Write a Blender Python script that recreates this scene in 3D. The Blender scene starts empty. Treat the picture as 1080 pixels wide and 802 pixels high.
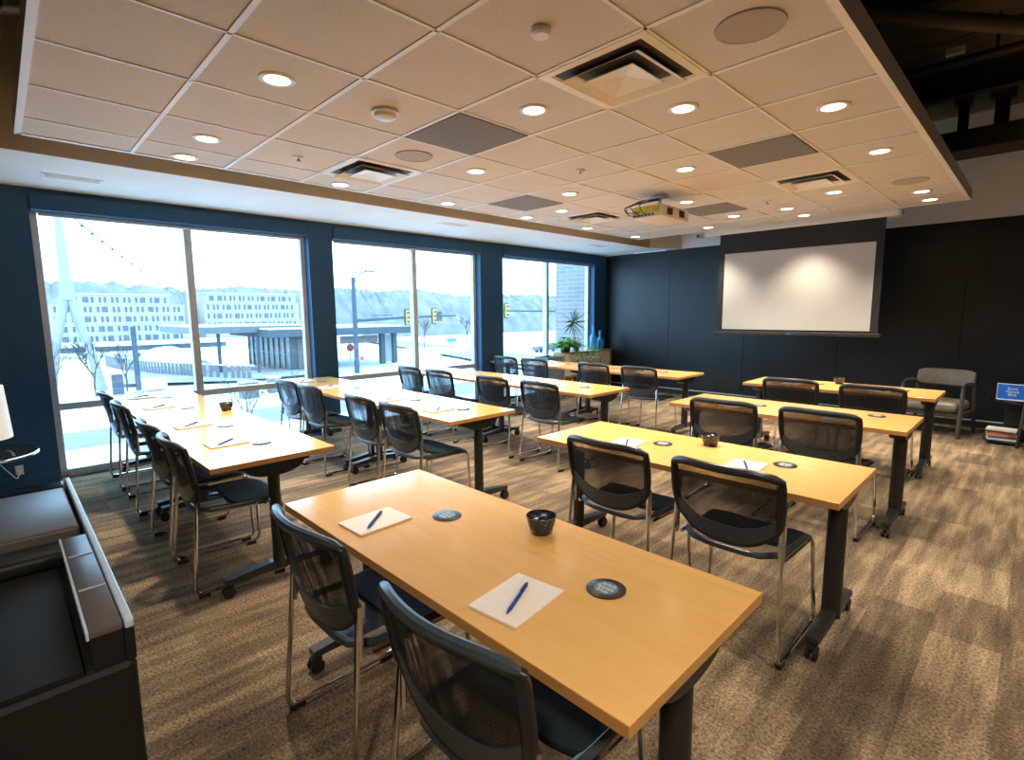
import bpy, bmesh, math, random
from mathutils import Vector, Matrix, noise

PI = math.pi
random.seed(7)
C = bpy.context.scene.collection
SC = bpy.context.scene

# ------------------------------------------------------------------ camera
CAM_H, F_PX, YAW, PITCH, ROLL = 1.5037, 548.03, -0.79338, 0.12832, -0.00804
cam_data = bpy.data.cameras.new('camera')
cam = bpy.data.objects.new('camera', cam_data)
C.objects.link(cam)
SC.camera = cam
cam_data.sensor_fit = 'HORIZONTAL'
cam_data.sensor_width = 36.0
cam_data.lens = F_PX / 1080.0 * 36.0
cam_data.clip_end = 1000
cam_data.clip_start = 0.02
_cy, _sy, _cp, _sp = math.cos(YAW), math.sin(YAW), math.cos(PITCH), math.sin(PITCH)
_f = Vector((_sy * _cp, _cy * _cp, -_sp))
_r = Vector((_cy, -_sy, 0))
_u = _r.cross(_f)
_cr, _sr = math.cos(ROLL), math.sin(ROLL)
_r2 = _r * _cr + _u * _sr
_u2 = _u * _cr - _r * _sr
_m = Matrix((_r2, _u2, -_f)).transposed().to_4x4()
_m.translation = Vector((0, 0, CAM_H))
cam.matrix_world = _m

# ------------------------------------------------------------------ world and exposure
SC.view_settings.view_transform = 'Standard'
SC.view_settings.look = 'None'
SC.view_settings.gamma = 1.0
SC.view_settings.use_curve_mapping = False
SC.view_settings.exposure = 0.0
SKY_STRENGTH = 7.6
LAMP_W = 175.0
w = bpy.data.worlds.new('overcast_sky')
SC.world = w
w.use_nodes = True
bg = w.node_tree.nodes['Background']
bg.inputs['Color'].default_value = (0.40, 0.70, 1.0, 1)
bg.inputs['Strength'].default_value = SKY_STRENGTH

# ------------------------------------------------------------------ materials
MATS = {}
def mat(name, col, rough=0.5, metal=0.0, spec=0.5, emit=None, es=0.0, alpha=None):
    m = bpy.data.materials.new(name)
    m.use_nodes = True
    b = m.node_tree.nodes['Principled BSDF']
    b.inputs['Base Color'].default_value = (*col, 1)
    b.inputs['Roughness'].default_value = rough
    b.inputs['Metallic'].default_value = metal
    b.inputs['Specular IOR Level'].default_value = spec
    if emit:
        b.inputs['Emission Color'].default_value = (*emit, 1)
        b.inputs['Emission Strength'].default_value = es
    MATS[name] = m
    return m

def nodes(m):
    return m.node_tree.nodes, m.node_tree.links, m.node_tree.nodes['Principled BSDF']

def speckle(m, scale=40, amt=0.25, bump=0.0, stretch=(1, 1, 1), detail=4):
    """multiply the base colour by noise of the surface's own pattern"""
    n, l, b = nodes(m)
    tc = n.new('ShaderNodeTexCoord'); mp = n.new('ShaderNodeMapping'); nz = n.new('ShaderNodeTexNoise')
    mp.inputs['Scale'].default_value = stretch
    nz.inputs['Scale'].default_value = scale; nz.inputs['Detail'].default_value = detail
    l.new(tc.outputs['Object'], mp.inputs[0]); l.new(mp.outputs[0], nz.inputs[0])
    cr = n.new('ShaderNodeValToRGB')
    c = b.inputs['Base Color'].default_value[:3]
    cr.color_ramp.elements[0].position = 0.3; cr.color_ramp.elements[1].position = 0.7
    cr.color_ramp.elements[0].color = (*[x * (1 - amt) for x in c], 1)
    cr.color_ramp.elements[1].color = (*[min(1, x * (1 + amt)) for x in c], 1)
    l.new(nz.outputs[0], cr.inputs[0]); l.new(cr.outputs[0], b.inputs['Base Color'])
    if bump:
        bp = n.new('ShaderNodeBump'); bp.inputs['Strength'].default_value = bump; bp.inputs['Distance'].default_value = 0.01
        l.new(nz.outputs[0], bp.inputs['Height']); l.new(bp.outputs[0], b.inputs['Normal'])
    return m

mat('navy_paint', (0.012, 0.075, 0.165), 0.55); speckle(MATS['navy_paint'], 5, .08)
mat('black_panel', (0.0075, 0.0115, 0.014), 0.4); speckle(MATS['black_panel'], 2.5, .35, .02)
mat('white_paint', (0.78, 0.79, 0.78), 0.7); speckle(MATS['white_paint'], 3, .03)
mat('tan_paint', (0.62, 0.50, 0.33), 0.6); speckle(MATS['tan_paint'], 3, .05)
mat('tile_white', (0.62, 0.575, 0.52), 0.9); speckle(MATS['tile_white'], 120, .05, .05)
mat('tee_white', (0.80, 0.76, 0.70), 0.45); speckle(MATS['tee_white'], 20, .02)
mat('grey_tile', (0.20, 0.195, 0.19), 0.9); speckle(MATS['grey_tile'], 220, .35, .1)
mat('dark_deck', (0.12, 0.10, 0.065), 0.9); speckle(MATS['dark_deck'], 2, .35)
mat('dark_steel', (0.035, 0.029, 0.020), 0.7); speckle(MATS['dark_steel'], 4, .3)
mat('brown_pipe', (0.085, 0.06, 0.035), 0.6); speckle(MATS['brown_pipe'], 6, .2)
mat('duct_metal', (0.35, 0.36, 0.36), 0.4, 0.8); speckle(MATS['duct_metal'], 3, .3)
mat('frame_metal', (0.60, 0.61, 0.63), 0.4, 0.1); speckle(MATS['frame_metal'], 20, .05)
mat('chrome', (0.72, 0.72, 0.72), 0.12, 1.0); speckle(MATS['chrome'], 30, .05)
mat('black_plastic', (0.014, 0.015, 0.017), 0.35); speckle(MATS['black_plastic'], 60, .2)
mat('grey_plastic', (0.040, 0.052, 0.064), 0.3); speckle(MATS['grey_plastic'], 60, .15)
mat('dark_fabric', (0.011, 0.024, 0.031), 0.85); speckle(MATS['dark_fabric'], 300, .5, .15)
mat('leg_metal', (0.035, 0.034, 0.032), 0.38, 0.3); speckle(MATS['leg_metal'], 20, .15)
mat('rubber', (0.01, 0.01, 0.01), 0.6); speckle(MATS['rubber'], 40, .2)
mat('paper', (0.90, 0.86, 0.80), 0.7); speckle(MATS['paper'], 50, .02)
mat('paper_edge', (0.62, 0.48, 0.32), 0.8); speckle(MATS['paper_edge'], 150, .1)
mat('pen_blue', (0.02, 0.05, 0.30), 0.25); speckle(MATS['pen_blue'], 60, .1)
mat('pen_dark', (0.01, 0.015, 0.06), 0.3); speckle(MATS['pen_dark'], 60, .1)
mat('coaster_black', (0.030, 0.030, 0.030), 0.33); speckle(MATS['coaster_black'], 80, .2)
mat('coaster_blue', (0.13, 0.22, 0.28), 0.45); speckle(MATS['coaster_blue'], 80, .06)
mat('letter_pale', (0.62, 0.72, 0.76), 0.5); speckle(MATS['letter_pale'], 80, .05)
mat('bowl_glaze', (0.030, 0.033, 0.036), 0.22); speckle(MATS['bowl_glaze'], 90, .7)
mat('candy_silver', (0.55, 0.60, 0.66), 0.25, 0.5); speckle(MATS['candy_silver'], 60, .4)
mat('candy_dark', (0.03, 0.03, 0.04), 0.25); speckle(MATS['candy_dark'], 60, .4)
mat('screen_fabric', (0.45, 0.45, 0.435), 0.85); speckle(MATS['screen_fabric'], 3, .02)
mat('screen_black', (0.010, 0.010, 0.011), 0.75); speckle(MATS['screen_black'], 5, .2)
mat('lamp_glow', (1, 1, 1), 0.5, emit=(1.0, 0.86, 0.62), es=6.0)
mat('shade_glow', (0.9, 0.88, 0.8), 0.8, emit=(1.0, 0.93, 0.78), es=0.28)
mat('trim_white', (0.78, 0.74, 0.68), 0.4); speckle(MATS['trim_white'], 30, .02)
mat('speaker_cloth', (0.42, 0.38, 0.34), 0.9); speckle(MATS['speaker_cloth'], 300, .15)
mat('projector_white', (0.72, 0.68, 0.60), 0.4); speckle(MATS['projector_white'], 30, .02)
mat('yellow_panel', (0.55, 0.50, 0.03), 0.5); speckle(MATS['yellow_panel'], 30, .2)
mat('vent_dark', (0.06, 0.05, 0.04), 0.6); speckle(MATS['vent_dark'], 40, .2)
mat('leather_taupe', (0.16, 0.145, 0.115), 0.38); speckle(MATS['leather_taupe'], 12, .15, .1)
mat('dark_wood', (0.045, 0.040, 0.034), 0.4); speckle(MATS['dark_wood'], 20, .25, stretch=(1, 1, .2))
mat('gloss_black', (0.008, 0.009, 0.010), 0.12); speckle(MATS['gloss_black'], 8, .2)
mat('printer_grey', (0.09, 0.082, 0.08), 0.35); speckle(MATS['printer_grey'], 8, .1)
mat('printer_dark', (0.005, 0.005, 0.005), 0.5); speckle(MATS['printer_dark'], 8, .2)
mat('edge_pale', (0.45, 0.55, 0.65), 0.25); speckle(MATS['edge_pale'], 40, .05)
mat('oak', (0.55, 0.33, 0.14), 0.4); speckle(MATS['oak'], 12, .15, stretch=(6, 1, 1))
mat('door_white', (0.66, 0.68, 0.64), 0.35); speckle(MATS['door_white'], 5, .1)
mat('planter_grey', (0.17, 0.21, 0.25), 0.45); speckle(MATS['planter_grey'], 6, .1)
mat('leaf', (0.16, 0.42, 0.06), 0.5); speckle(MATS['leaf'], 12, .45)
mat('leaf_dusty', (0.22, 0.27, 0.16), 0.5); speckle(MATS['leaf_dusty'], 12, .3)
mat('stem_brown', (0.16, 0.12, 0.07), 0.7); speckle(MATS['stem_brown'], 12, .3)
mat('soil', (0.03, 0.02, 0.012), 0.9); speckle(MATS['soil'], 40, .5)
mat('sign_blue', (0.012, 0.15, 0.62), 0.35); speckle(MATS['sign_blue'], 10, .05)
mat('white_plastic', (0.75, 0.76, 0.76), 0.4); speckle(MATS['white_plastic'], 20, .02)
mat('snow', (0.86, 0.90, 0.93), 0.9)
mat('road_grey', (0.17, 0.17, 0.17), 0.8); speckle(MATS['road_grey'], 1.5, .18)
mat('paving_grey', (0.24, 0.25, 0.26), 0.85); speckle(MATS['paving_grey'], .6, .2)
mat('pale_concrete', (0.28, 0.29, 0.3), 0.8); speckle(MATS['pale_concrete'], 2, .08)
mat('apartment_white', (0.37, 0.32, 0.3), 0.8); speckle(MATS['apartment_white'], .3, .05)
mat('window_blue', (0.085, 0.1, 0.12), 0.3); speckle(MATS['window_blue'], 2, .4)
mat('canopy_blue', (0.05, 0.065, 0.08), 0.6); speckle(MATS['canopy_blue'], 2, .12)
mat('canopy_light', (0.12, 0.125, 0.13), 0.6); speckle(MATS['canopy_light'], 2, .12)
mat('pavilion_glass', (.19, .21, .20), 0.2); speckle(MATS['pavilion_glass'], 1.2, .3)
mat('siding_brown', (0.12, 0.1, 0.09), 0.7); speckle(MATS['siding_brown'], 3, .2, stretch=(.2, .2, 6))
mat('pole_blue', (0.035, 0.055, 0.075), 0.5); speckle(MATS['pole_blue'], 3, .15)
mat('mast_white', (0.27, 0.26, 0.255), 0.5); speckle(MATS['mast_white'], 1, .08)
mat('signal_yellow', (0.5, 0.27, 0.05), 0.4); speckle(MATS['signal_yellow'], 6, .2)
mat('sign_red', (0.45, 0.04, 0.07), 0.4); speckle(MATS['sign_red'], 4, .1)
mat('sign_green', (0.03, 0.35, 0.26), 0.4); speckle(MATS['sign_green'], 4, .1)
mat('bark', (0.075, 0.07, 0.065), 0.8); speckle(MATS['bark'], 6, .2)
mat('forest_haze', (0.19, 0.185, 0.18), 0.95); speckle(MATS['forest_haze'], .25, .22, detail=8)  # pale tone stands in for distance haze, painted into the base colour
mat('shrub_tan', (0.1, 0.08, 0.07), 0.8); speckle(MATS['shrub_tan'], 8, .2)
mat('book_white', (0.75, 0.74, 0.70), 0.6); speckle(MATS['book_white'], 20, .06)
mat('book_red', (0.62, 0.12, 0.04), 0.5); speckle(MATS['book_red'], 20, .06)
mat('book_dark', (0.05, 0.05, 0.07), 0.5); speckle(MATS['book_dark'], 20, .06)
mat('book_blue', (0.10, 0.20, 0.50), 0.5); speckle(MATS['book_blue'], 20, .06)
mat('book_tan', (0.50, 0.40, 0.28), 0.5); speckle(MATS['book_tan'], 20, .06)

def mat_glass(name, tint, thin=0.0, rough=0.0):
    m = bpy.data.materials.new(name); m.use_nodes = True
    n, l = m.node_tree.nodes, m.node_tree.links
    n.clear()
    o = n.new('ShaderNodeOutputMaterial'); t = n.new('ShaderNodeBsdfTransparent'); g = n.new('ShaderNodeBsdfGlossy')
    mx = n.new('ShaderNodeMixShader'); nz = n.new('ShaderNodeTexNoise'); nz.inputs['Scale'].default_value = 0.5
    fr = n.new('ShaderNodeMapRange'); fr.inputs['To Min'].default_value = 0.035; fr.inputs['To Max'].default_value = 0.06
    l.new(nz.outputs[0], fr.inputs[0])
    t.inputs[0].default_value = (*tint, 1); g.inputs['Roughness'].default_value = 0.02
    l.new(fr.outputs[0], mx.inputs[0]); l.new(t.outputs[0], mx.inputs[1]); l.new(g.outputs[0], mx.inputs[2])
    l.new(mx.outputs[0], o.inputs[0])
    MATS[name] = m
mat_glass('window_glass', (0.97, 0.985, 0.99))
mat('blue_glass', (0.03, 0.36, 0.62), 0.08, spec=.8); speckle(MATS['blue_glass'], 4, .1); nodes(MATS['blue_glass'])[2].inputs['Alpha'].default_value = .7
mat_glass('bottle_glass', (0.85, 0.92, 0.95))

# woven mesh of the chair backs: real holes in a fine grid
def mat_mesh(name, axes):
    m = bpy.data.materials.new(name); m.use_nodes = True
    n, l, b = nodes(m)
    b.inputs['Base Color'].default_value = (0.008, 0.010, 0.012, 1); b.inputs['Roughness'].default_value = 0.6
    tc = n.new('ShaderNodeTexCoord'); sp = n.new('ShaderNodeSeparateXYZ')
    l.new(tc.outputs['Object'], sp.inputs[0])
    outs = []
    for ax in axes:
        mu = n.new('ShaderNodeMath'); mu.operation = 'MULTIPLY'; mu.inputs[1].default_value = 2 * PI / 0.0034
        si = n.new('ShaderNodeMath'); si.operation = 'SINE'
        gt = n.new('ShaderNodeMath'); gt.operation = 'GREATER_THAN'; gt.inputs[1].default_value = -0.38
        l.new(sp.outputs[ax], mu.inputs[0]); l.new(mu.outputs[0], si.inputs[0]); l.new(si.outputs[0], gt.inputs[0])
        outs.append(gt)
    a = n.new('ShaderNodeMath'); a.operation = 'MULTIPLY'
    l.new(outs[0].outputs[0], a.inputs[0]); l.new(outs[1].outputs[0], a.inputs[1])
    inv = n.new('ShaderNodeMath'); inv.operation = 'SUBTRACT'; inv.inputs[0].default_value = 1.0
    l.new(a.outputs[0], inv.inputs[1]); l.new(inv.outputs[0], b.inputs['Alpha'])
    MATS[name] = m
mat_mesh('woven_mesh', (0, 2))
mat_mesh('seat_weave', (0, 1))

# maple laminate
def mat_maple():
    m = mat('maple', (0.74, 0.43, 0.165), 0.15, spec=0.75)
    n, l, b = nodes(m)
    tc = n.new('ShaderNodeTexCoord'); mp = n.new('ShaderNodeMapping'); mp.inputs['Scale'].default_value = (0.9, 9, 9)
    nz = n.new('ShaderNodeTexNoise'); nz.inputs['Scale'].default_value = 3; nz.inputs['Detail'].default_value = 6
    l.new(tc.outputs['Object'], mp.inputs[0]); l.new(mp.outputs[0], nz.inputs[0])
    cr = n.new('ShaderNodeValToRGB')
    cr.color_ramp.elements[0].position = .3; cr.color_ramp.elements[0].color = (0.77, 0.44, 0.14, 1)
    cr.color_ramp.elements[1].position = .7; cr.color_ramp.elements[1].color = (0.82, 0.495, 0.175, 1)
    l.new(nz.outputs[0], cr.inputs[0]); l.new(cr.outputs[0], b.inputs['Base Color'])
    e = mat('maple_edge', (0.56, 0.28, 0.085), 0.4); speckle(e, 8, .12, stretch=(1, 1, 5))
mat_maple()

# plank carpet tiles laid along the room, mixed tones
def mat_carpet():
    m = mat('carpet', (0.2, 0.15, 0.1), 0.95, spec=0.15)
    n, l, b = nodes(m)
    tc = n.new('ShaderNodeTexCoord')
    mp = n.new('ShaderNodeMapping'); mp.inputs['Rotation'].default_value = (0, 0, PI / 2)
    l.new(tc.outputs['Object'], mp.inputs[0])
    br = n.new('ShaderNodeTexBrick')
    br.inputs['Color1'].default_value = (0, 0, 0, 1); br.inputs['Color2'].default_value = (1, 1, 1, 1)
    br.inputs['Mortar'].default_value = (.3, .3, .3, 1)
    br.inputs['Scale'].default_value = 1.0; br.inputs['Mortar Size'].default_value = 0.0008
    br.inputs['Brick Width'].default_value = 0.50; br.inputs['Row Height'].default_value = 0.25
    br.inputs['Bias'].default_value = 0.0; br.offset = 0.37
    l.new(mp.outputs[0], br.inputs[0])
    # streaks along each plank
    mp2 = n.new('ShaderNodeMapping'); mp2.inputs['Scale'].default_value = (9, 1.1, 1)
    l.new(tc.outputs['Object'], mp2.inputs[0])
    n1 = n.new('ShaderNodeTexNoise'); n1.inputs['Scale'].default_value = 1.6; n1.inputs['Detail'].default_value = 5
    l.new(mp2.outputs[0], n1.inputs[0])
    n2 = n.new('ShaderNodeTexNoise'); n2.inputs['Scale'].default_value = 1.3; n2.inputs['Detail'].default_value = 2
    l.new(tc.outputs['Object'], n2.inputs[0])
    def mth(op, a, bb):
        x = n.new('ShaderNodeMath'); x.operation = op
        for i, v in enumerate((a, bb)):
            if isinstance(v, (int, float)): x.inputs[i].default_value = v
            else: l.new(v, x.inputs[i])
        return x.outputs[0]
    s = mth('ADD', mth('MULTIPLY', br.outputs[0], 0.25), mth('MULTIPLY', n1.outputs[0], 0.95))
    s = mth('ADD', s, mth('MULTIPLY', n2.outputs[0], 0.45))
    s = mth('SUBTRACT', s, 0.34)
    cr = n.new('ShaderNodeValToRGB')
    e = cr.color_ramp.elements
    e[0].position = 0.22; e[0].color = (0.072, 0.054, 0.038, 1)
    e[1].position = 0.85; e[1].color = (0.42, 0.31, 0.185, 1)
    k = e.new(0.45); k.color = (0.145, 0.107, 0.069, 1)
    k = e.new(0.65); k.color = (0.26, 0.192, 0.118, 1)
    l.new(s, cr.inputs[0])
    # loop pile grain
    vo = n.new('ShaderNodeTexVoronoi'); vo.inputs['Scale'].default_value = 190
    l.new(tc.outputs['Object'], vo.inputs[0])
    n3 = n.new('ShaderNodeTexNoise'); n3.inputs['Scale'].default_value = 90; n3.inputs['Detail'].default_value = 3
    l.new(tc.outputs['Object'], n3.inputs[0])
    g = mth('ADD', mth('MULTIPLY', n3.outputs[0], 3.0), -0.5)
    mx = n.new('ShaderNodeVectorMath'); mx.operation = 'SCALE'
    l.new(cr.outputs[0], mx.inputs[0]); l.new(g, mx.inputs['Scale'])
    l.new(mx.outputs[0], b.inputs['Base Color'])
    bp = n.new('ShaderNodeBump'); bp.inputs['Strength'].default_value = 0.5; bp.inputs['Distance'].default_value = 0.004
    l.new(vo.outputs[0], bp.inputs['Height']); l.new(bp.outputs[0], b.inputs['Normal'])
mat_carpet()

def mat_brickwall():
    m = mat('brick_grey', (0.4, 0.4, 0.4), 0.85)
    n, l, b = nodes(m)
    tc = n.new('ShaderNodeTexCoord'); sp = n.new('ShaderNodeSeparateXYZ'); cb = n.new('ShaderNodeCombineXYZ')
    l.new(tc.outputs['Object'], sp.inputs[0]); l.new(sp.outputs[0], cb.inputs[0]); l.new(sp.outputs[2], cb.inputs[1])
    br = n.new('ShaderNodeTexBrick'); l.new(cb.outputs[0], br.inputs[0])
    br.inputs['Color1'].default_value = (0.19, 0.175, 0.17, 1); br.inputs['Color2'].default_value = (0.225, 0.21, 0.205, 1)
    br.inputs['Mortar'].default_value = (0.28, 0.265, 0.26, 1); br.inputs['Scale'].default_value = 1
    br.inputs['Brick Width'].default_value = 0.4; br.inputs['Row Height'].default_value = 0.09; br.inputs['Mortar Size'].default_value = 0.012
    l.new(br.outputs[0], b.inputs['Base Color'])
mat_brickwall()

def mat_snow():
    n, l, b = nodes(MATS['snow'])
    tc = n.new('ShaderNodeTexCoord'); nz = n.new('ShaderNodeTexNoise'); nz.inputs['Scale'].default_value = 0.12; nz.inputs['Detail'].default_value = 7
    cr = n.new('ShaderNodeValToRGB')
    cr.color_ramp.elements[0].position = .30; cr.color_ramp.elements[0].color = (0.34, 0.44, 0.52, 1)
    cr.color_ramp.elements[1].position = .50; cr.color_ramp.elements[1].color = (0.60, 0.65, 0.68, 1)
    l.new(tc.outputs['Object'], nz.inputs[0]); l.new(nz.outputs[0], cr.inputs[0]); l.new(cr.outputs[0], b.inputs['Base Color'])
mat_snow()

# ------------------------------------------------------------------ mesh helpers
def box(bm, x0, x1, y0, y1, z0, z1, bev=0.0, seg=2):
    vs = [bm.verts.new(p) for p in ((x0, y0, z0), (x1, y0, z0), (x1, y1, z0), (x0, y1, z0), (x0, y0, z1), (x1, y0, z1), (x1, y1, z1), (x0, y1, z1))]
    fs = [bm.faces.new([vs[i] for i in q]) for q in ((0, 3, 2, 1), (4, 5, 6, 7), (0, 1, 5, 4), (1, 2, 6, 5), (2, 3, 7, 6), (3, 0, 4, 7))]
    if bev:
        es = set(e for f in fs for e in f.edges)
        bmesh.ops.bevel(bm, geom=list(es), offset=bev, segments=seg, profile=0.5, affect='EDGES')
    return bm

def NB(): return bmesh.new()
def B(*a, **k): return box(NB(), *a, **k)

def fillet(pts, r, n=5, closed=False):
    pts = [Vector(p) for p in pts]; out = []
    N = len(pts)
    for i in range(N):
        if not closed and i in (0, N - 1): out.append(pts[i]); continue
        p, a, c = pts[i], pts[(i - 1) % N], pts[(i + 1) % N]
        da, dc = (a - p), (c - p)
        rr = min(r, da.length * .48, dc.length * .48)
        s, e = p + da.normalized() * rr, p + dc.normalized() * rr
        for k in range(n + 1):
            t = k / n
            out.append(s * (1 - t) ** 2 + p * 2 * t * (1 - t) + e * t * t)
    return out

def tube(bm, pts, r, seg=8, closed=False, caps=True, flat=1.0):
    """pts with radius r (number or list); flat scales the second axis"""
    pts = [Vector(p) for p in pts]; N = len(pts)
    rs = r if isinstance(r, (list, tuple)) else [r] * N
    rings = []; prev = None
    for i, p in enumerate(pts):
        if closed: t = pts[(i + 1) % N] - pts[(i - 1) % N]
        else: t = pts[min(i + 1, N - 1)] - pts[max(i - 1, 0)]
        if t.length < 1e-9: t = Vector((0, 0, 1))
        t.normalize()
        if prev is None:
            a = Vector((0, 0, 1)) if abs(t.z) < .9 else Vector((1, 0, 0))
            nrm = (a - t * a.dot(t)).normalized()
        else:
            nrm = prev - t * prev.dot(t)
            nrm = nrm.normalized() if nrm.length > 1e-6 else prev
        prev = nrm; bi = t.cross(nrm)
        rings.append([bm.verts.new(p + nrm * math.cos(2 * PI * k / seg) * rs[i] + bi * math.sin(2 * PI * k / seg) * rs[i] * flat) for k in range(seg)])
    M = N if closed else N - 1
    for i in range(M):
        A, Bb = rings[i], rings[(i + 1) % N]
        for k in range(seg):
            bm.faces.new((A[k], A[(k + 1) % seg], Bb[(k + 1) % seg], Bb[k]))
    if not closed and caps:
        bm.faces.new(rings[0][::-1]); bm.faces.new(rings[-1])
    return bm

def lathe(bm, prof, cx=0, cy=0, seg=24, z0=0, caps=(True, True)):
    rings = []
    for r, z in prof:
        rings.append([bm.verts.new((cx + r * math.cos(2 * PI * k / seg), cy + r * math.sin(2 * PI * k / seg), z0 + z)) for k in range(seg)])
    for a, b in zip(rings, rings[1:]):
        for k in range(seg):
            bm.faces.new((a[k], a[(k + 1) % seg], b[(k + 1) % seg], b[k]))
    if caps[0]: bm.faces.new(rings[0][::-1])
    if caps[1]: bm.faces.new(rings[-1])
    return bm

def prism(bm, poly, axis, a, b):
    """extrude a 2D polygon along axis ('x','y','z') from a to b"""
    def P(u, v, t):
        return {'x': (t, u, v), 'y': (u, t, v), 'z': (u, v, t)}[axis]
    A = [bm.verts.new(P(u, v, a)) for u, v in poly]; Bv = [bm.verts.new(P(u, v, b)) for u, v in poly]
    n = len(poly)
    for i in range(n): bm.faces.new((A[i], A[(i + 1) % n], Bv[(i + 1) % n], Bv[i]))
    bm.faces.new(A[::-1]); bm.faces.new(Bv)
    return bm

def link(name, bm, m, parent=None, smooth=False, loc=None, rotz=None, weld=False):
    bmesh.ops.recalc_face_normals(bm, faces=bm.faces)
    me = bpy.data.meshes.new(name); bm.to_mesh(me); bm.free()
    if smooth:
        me.polygons.foreach_set('use_smooth', [True] * len(me.polygons))
        try: me.set_sharp_from_angle(angle=math.radians(40))
        except Exception: pass
    ms = m if isinstance(m, (list, tuple)) else [m]
    for k in ms: me.materials.append(MATS[k])
    o = bpy.data.objects.new(name, me); C.objects.link(o)
    if parent: o.parent = parent
    if loc: o.location = loc
    if rotz is not None: o.rotation_euler[2] = rotz
    return o

def tag(o, label, cat, group=None, kind=None):
    o['label'] = label; o['category'] = cat
    if group: o['group'] = group
    if kind: o['kind'] = kind
    return o
def thing(name, label, cat, loc=(0, 0, 0), rotz=0, group=None):
    o = bpy.data.objects.new(name, None); C.objects.link(o); o.empty_display_size = .1
    o.location = loc; o.rotation_euler = (0, 0, rotz)
    return tag(o, label, cat, group)
def struct(name, bm, m, parent=None, smooth=False):
    o = link(name, bm, m, parent, smooth)
    if not parent: o['kind'] = 'structure'
    return o
def dup(root, loc, rotz, label, group=None):
    r = root.copy(); C.objects.link(r); r.location = loc; r.rotation_euler = (0, 0, rotz); r['label'] = label
    if group: r['group'] = group
    def rec(a, pa):
        for ch in list(a.children):
            c = ch.copy(); C.objects.link(c); c.parent = pa
            rec(ch, c)
    rec(root, r)
    return r

# ------------------------------------------------------------------ room shell
XW, YF, HS, HC = -6.23, 8.81, 2.613, 2.667     # window wall, front wall, soffit, ceiling cloud
XR, YB, HD = 3.2, -3.6, 3.9
struct('floor', B(-6.46, XR, YB, YF, -0.12, 0), 'carpet')
struct('ceiling', B(-4.93, XR, YB, YF, HD, HD + .1), 'dark_deck')       # open deck above
OP = [(0.29, 2.74), (3.04, 5.46), (5.94, 8.42)]                          # window openings
bm = NB()
ys = [YB] + [v for o in OP for v in o] + [YF]
for i in range(0, len(ys), 2): box(bm, XW - .22, XW, ys[i], ys[i + 1], 0, HS)
for a, b in OP: box(bm, XW - .22, XW, a, b, 2.47, HS)
struct('wall_left', bm, 'navy_paint')
# front wall: dark panels with open joints over a dark backing, white above
bm = B(XW, XR, YF + .012, YF + .15, 0, HS)
x = -6.2
box(bm, XW, -6.205, YF, YF + .02, .1, HS - .004)
while x < XR:
    box(bm, x, min(x + 1.366, XR), YF, YF + .02, .1, HS - .004, bev=.002, seg=1); x += 1.37
struct('wall_front', bm, 'black_panel')
struct('trim_1', B(-4.93, XR, YF + .0, YF + .15, HS, HD), 'white_paint')       # upper front wall
struct('baseboard_front', B(XW, XR, YF - .012, YF + .02, 0, .085, bev=.003), 'leg_metal')
struct('trim_6', B(XW, XR, YF - .014, YF + .02, .085, .1, bev=.002), 'frame_metal')
struct('baseboard_left', B(XW - .0, XW + .012, YB, .28, 0, .1, bev=.003), 'navy_paint')
struct('wall_right', B(XR, XR + .1, YB, YF, 0, HD), 'black_panel')
struct('wall_back', B(XW - .22, XR, YB - .1, YB, 0, HD), 'dark_wood')
# perimeter soffit on the window side with the tan fascia
struct('trim_2', B(-6.45, -4.945, YB, YF, HS, HS + .1), 'white_paint')
struct('trim_3', B(-4.945, -4.93, YB, 8.25, HS, HD), 'tan_paint')
bm = NB(); prism(bm, [(-4.945, 8.25), (-4.93, 8.25), (-4.62, YF), (-4.945, YF)], 'z', HS, HD)
struct('trim_4', bm, 'white_paint')

# hung ceiling cloud
CX0, CX1, CY0, CY1 = -4.70, -0.655, 0.205, 7.52
S = 0.6096; GX, GY = -2.475, 0.806
bm = B(CX0 + .012, CX1 - .012, CY0 + .012, CY1 - .012, HC + .004, HC + .05)
cl = struct('ceiling_cloud', bm, 'tile_white')
bm = NB()
TW = .0125
def tee(x0, x1, y0, y1): box(bm, x0, x1, y0, y1, HC - .0015, HC + .02)
i = -3
while i <= 2:
    tee(GX + i * S - TW * .6, GX + i * S + TW * .6, CY0, CY1); i += 1
for j in range(0, 11): tee(CX0, CX1, GY + j * S - TW, GY + j * S + TW)
struct('ceiling_grid', bm, 'tee_white')
bm = NB()
for (a, b, c, d) in ((CX0 - .012, CX0 + .024, CY0, CY1), (CX1 - .024, CX1 + .012, CY0, CY1), (CX0 - .012, CX1 + .012, CY0 - .012, CY0 + .022), (CX0 - .012, CX1 + .012, CY1 - .02, CY1 + .012)):
    box(bm, a, b, c, d, HC - .003, HC + .11)
struct('trim_5', bm, 'tee_white')

def cell(i, j): return GX + i * S, GY + j * S

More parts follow.
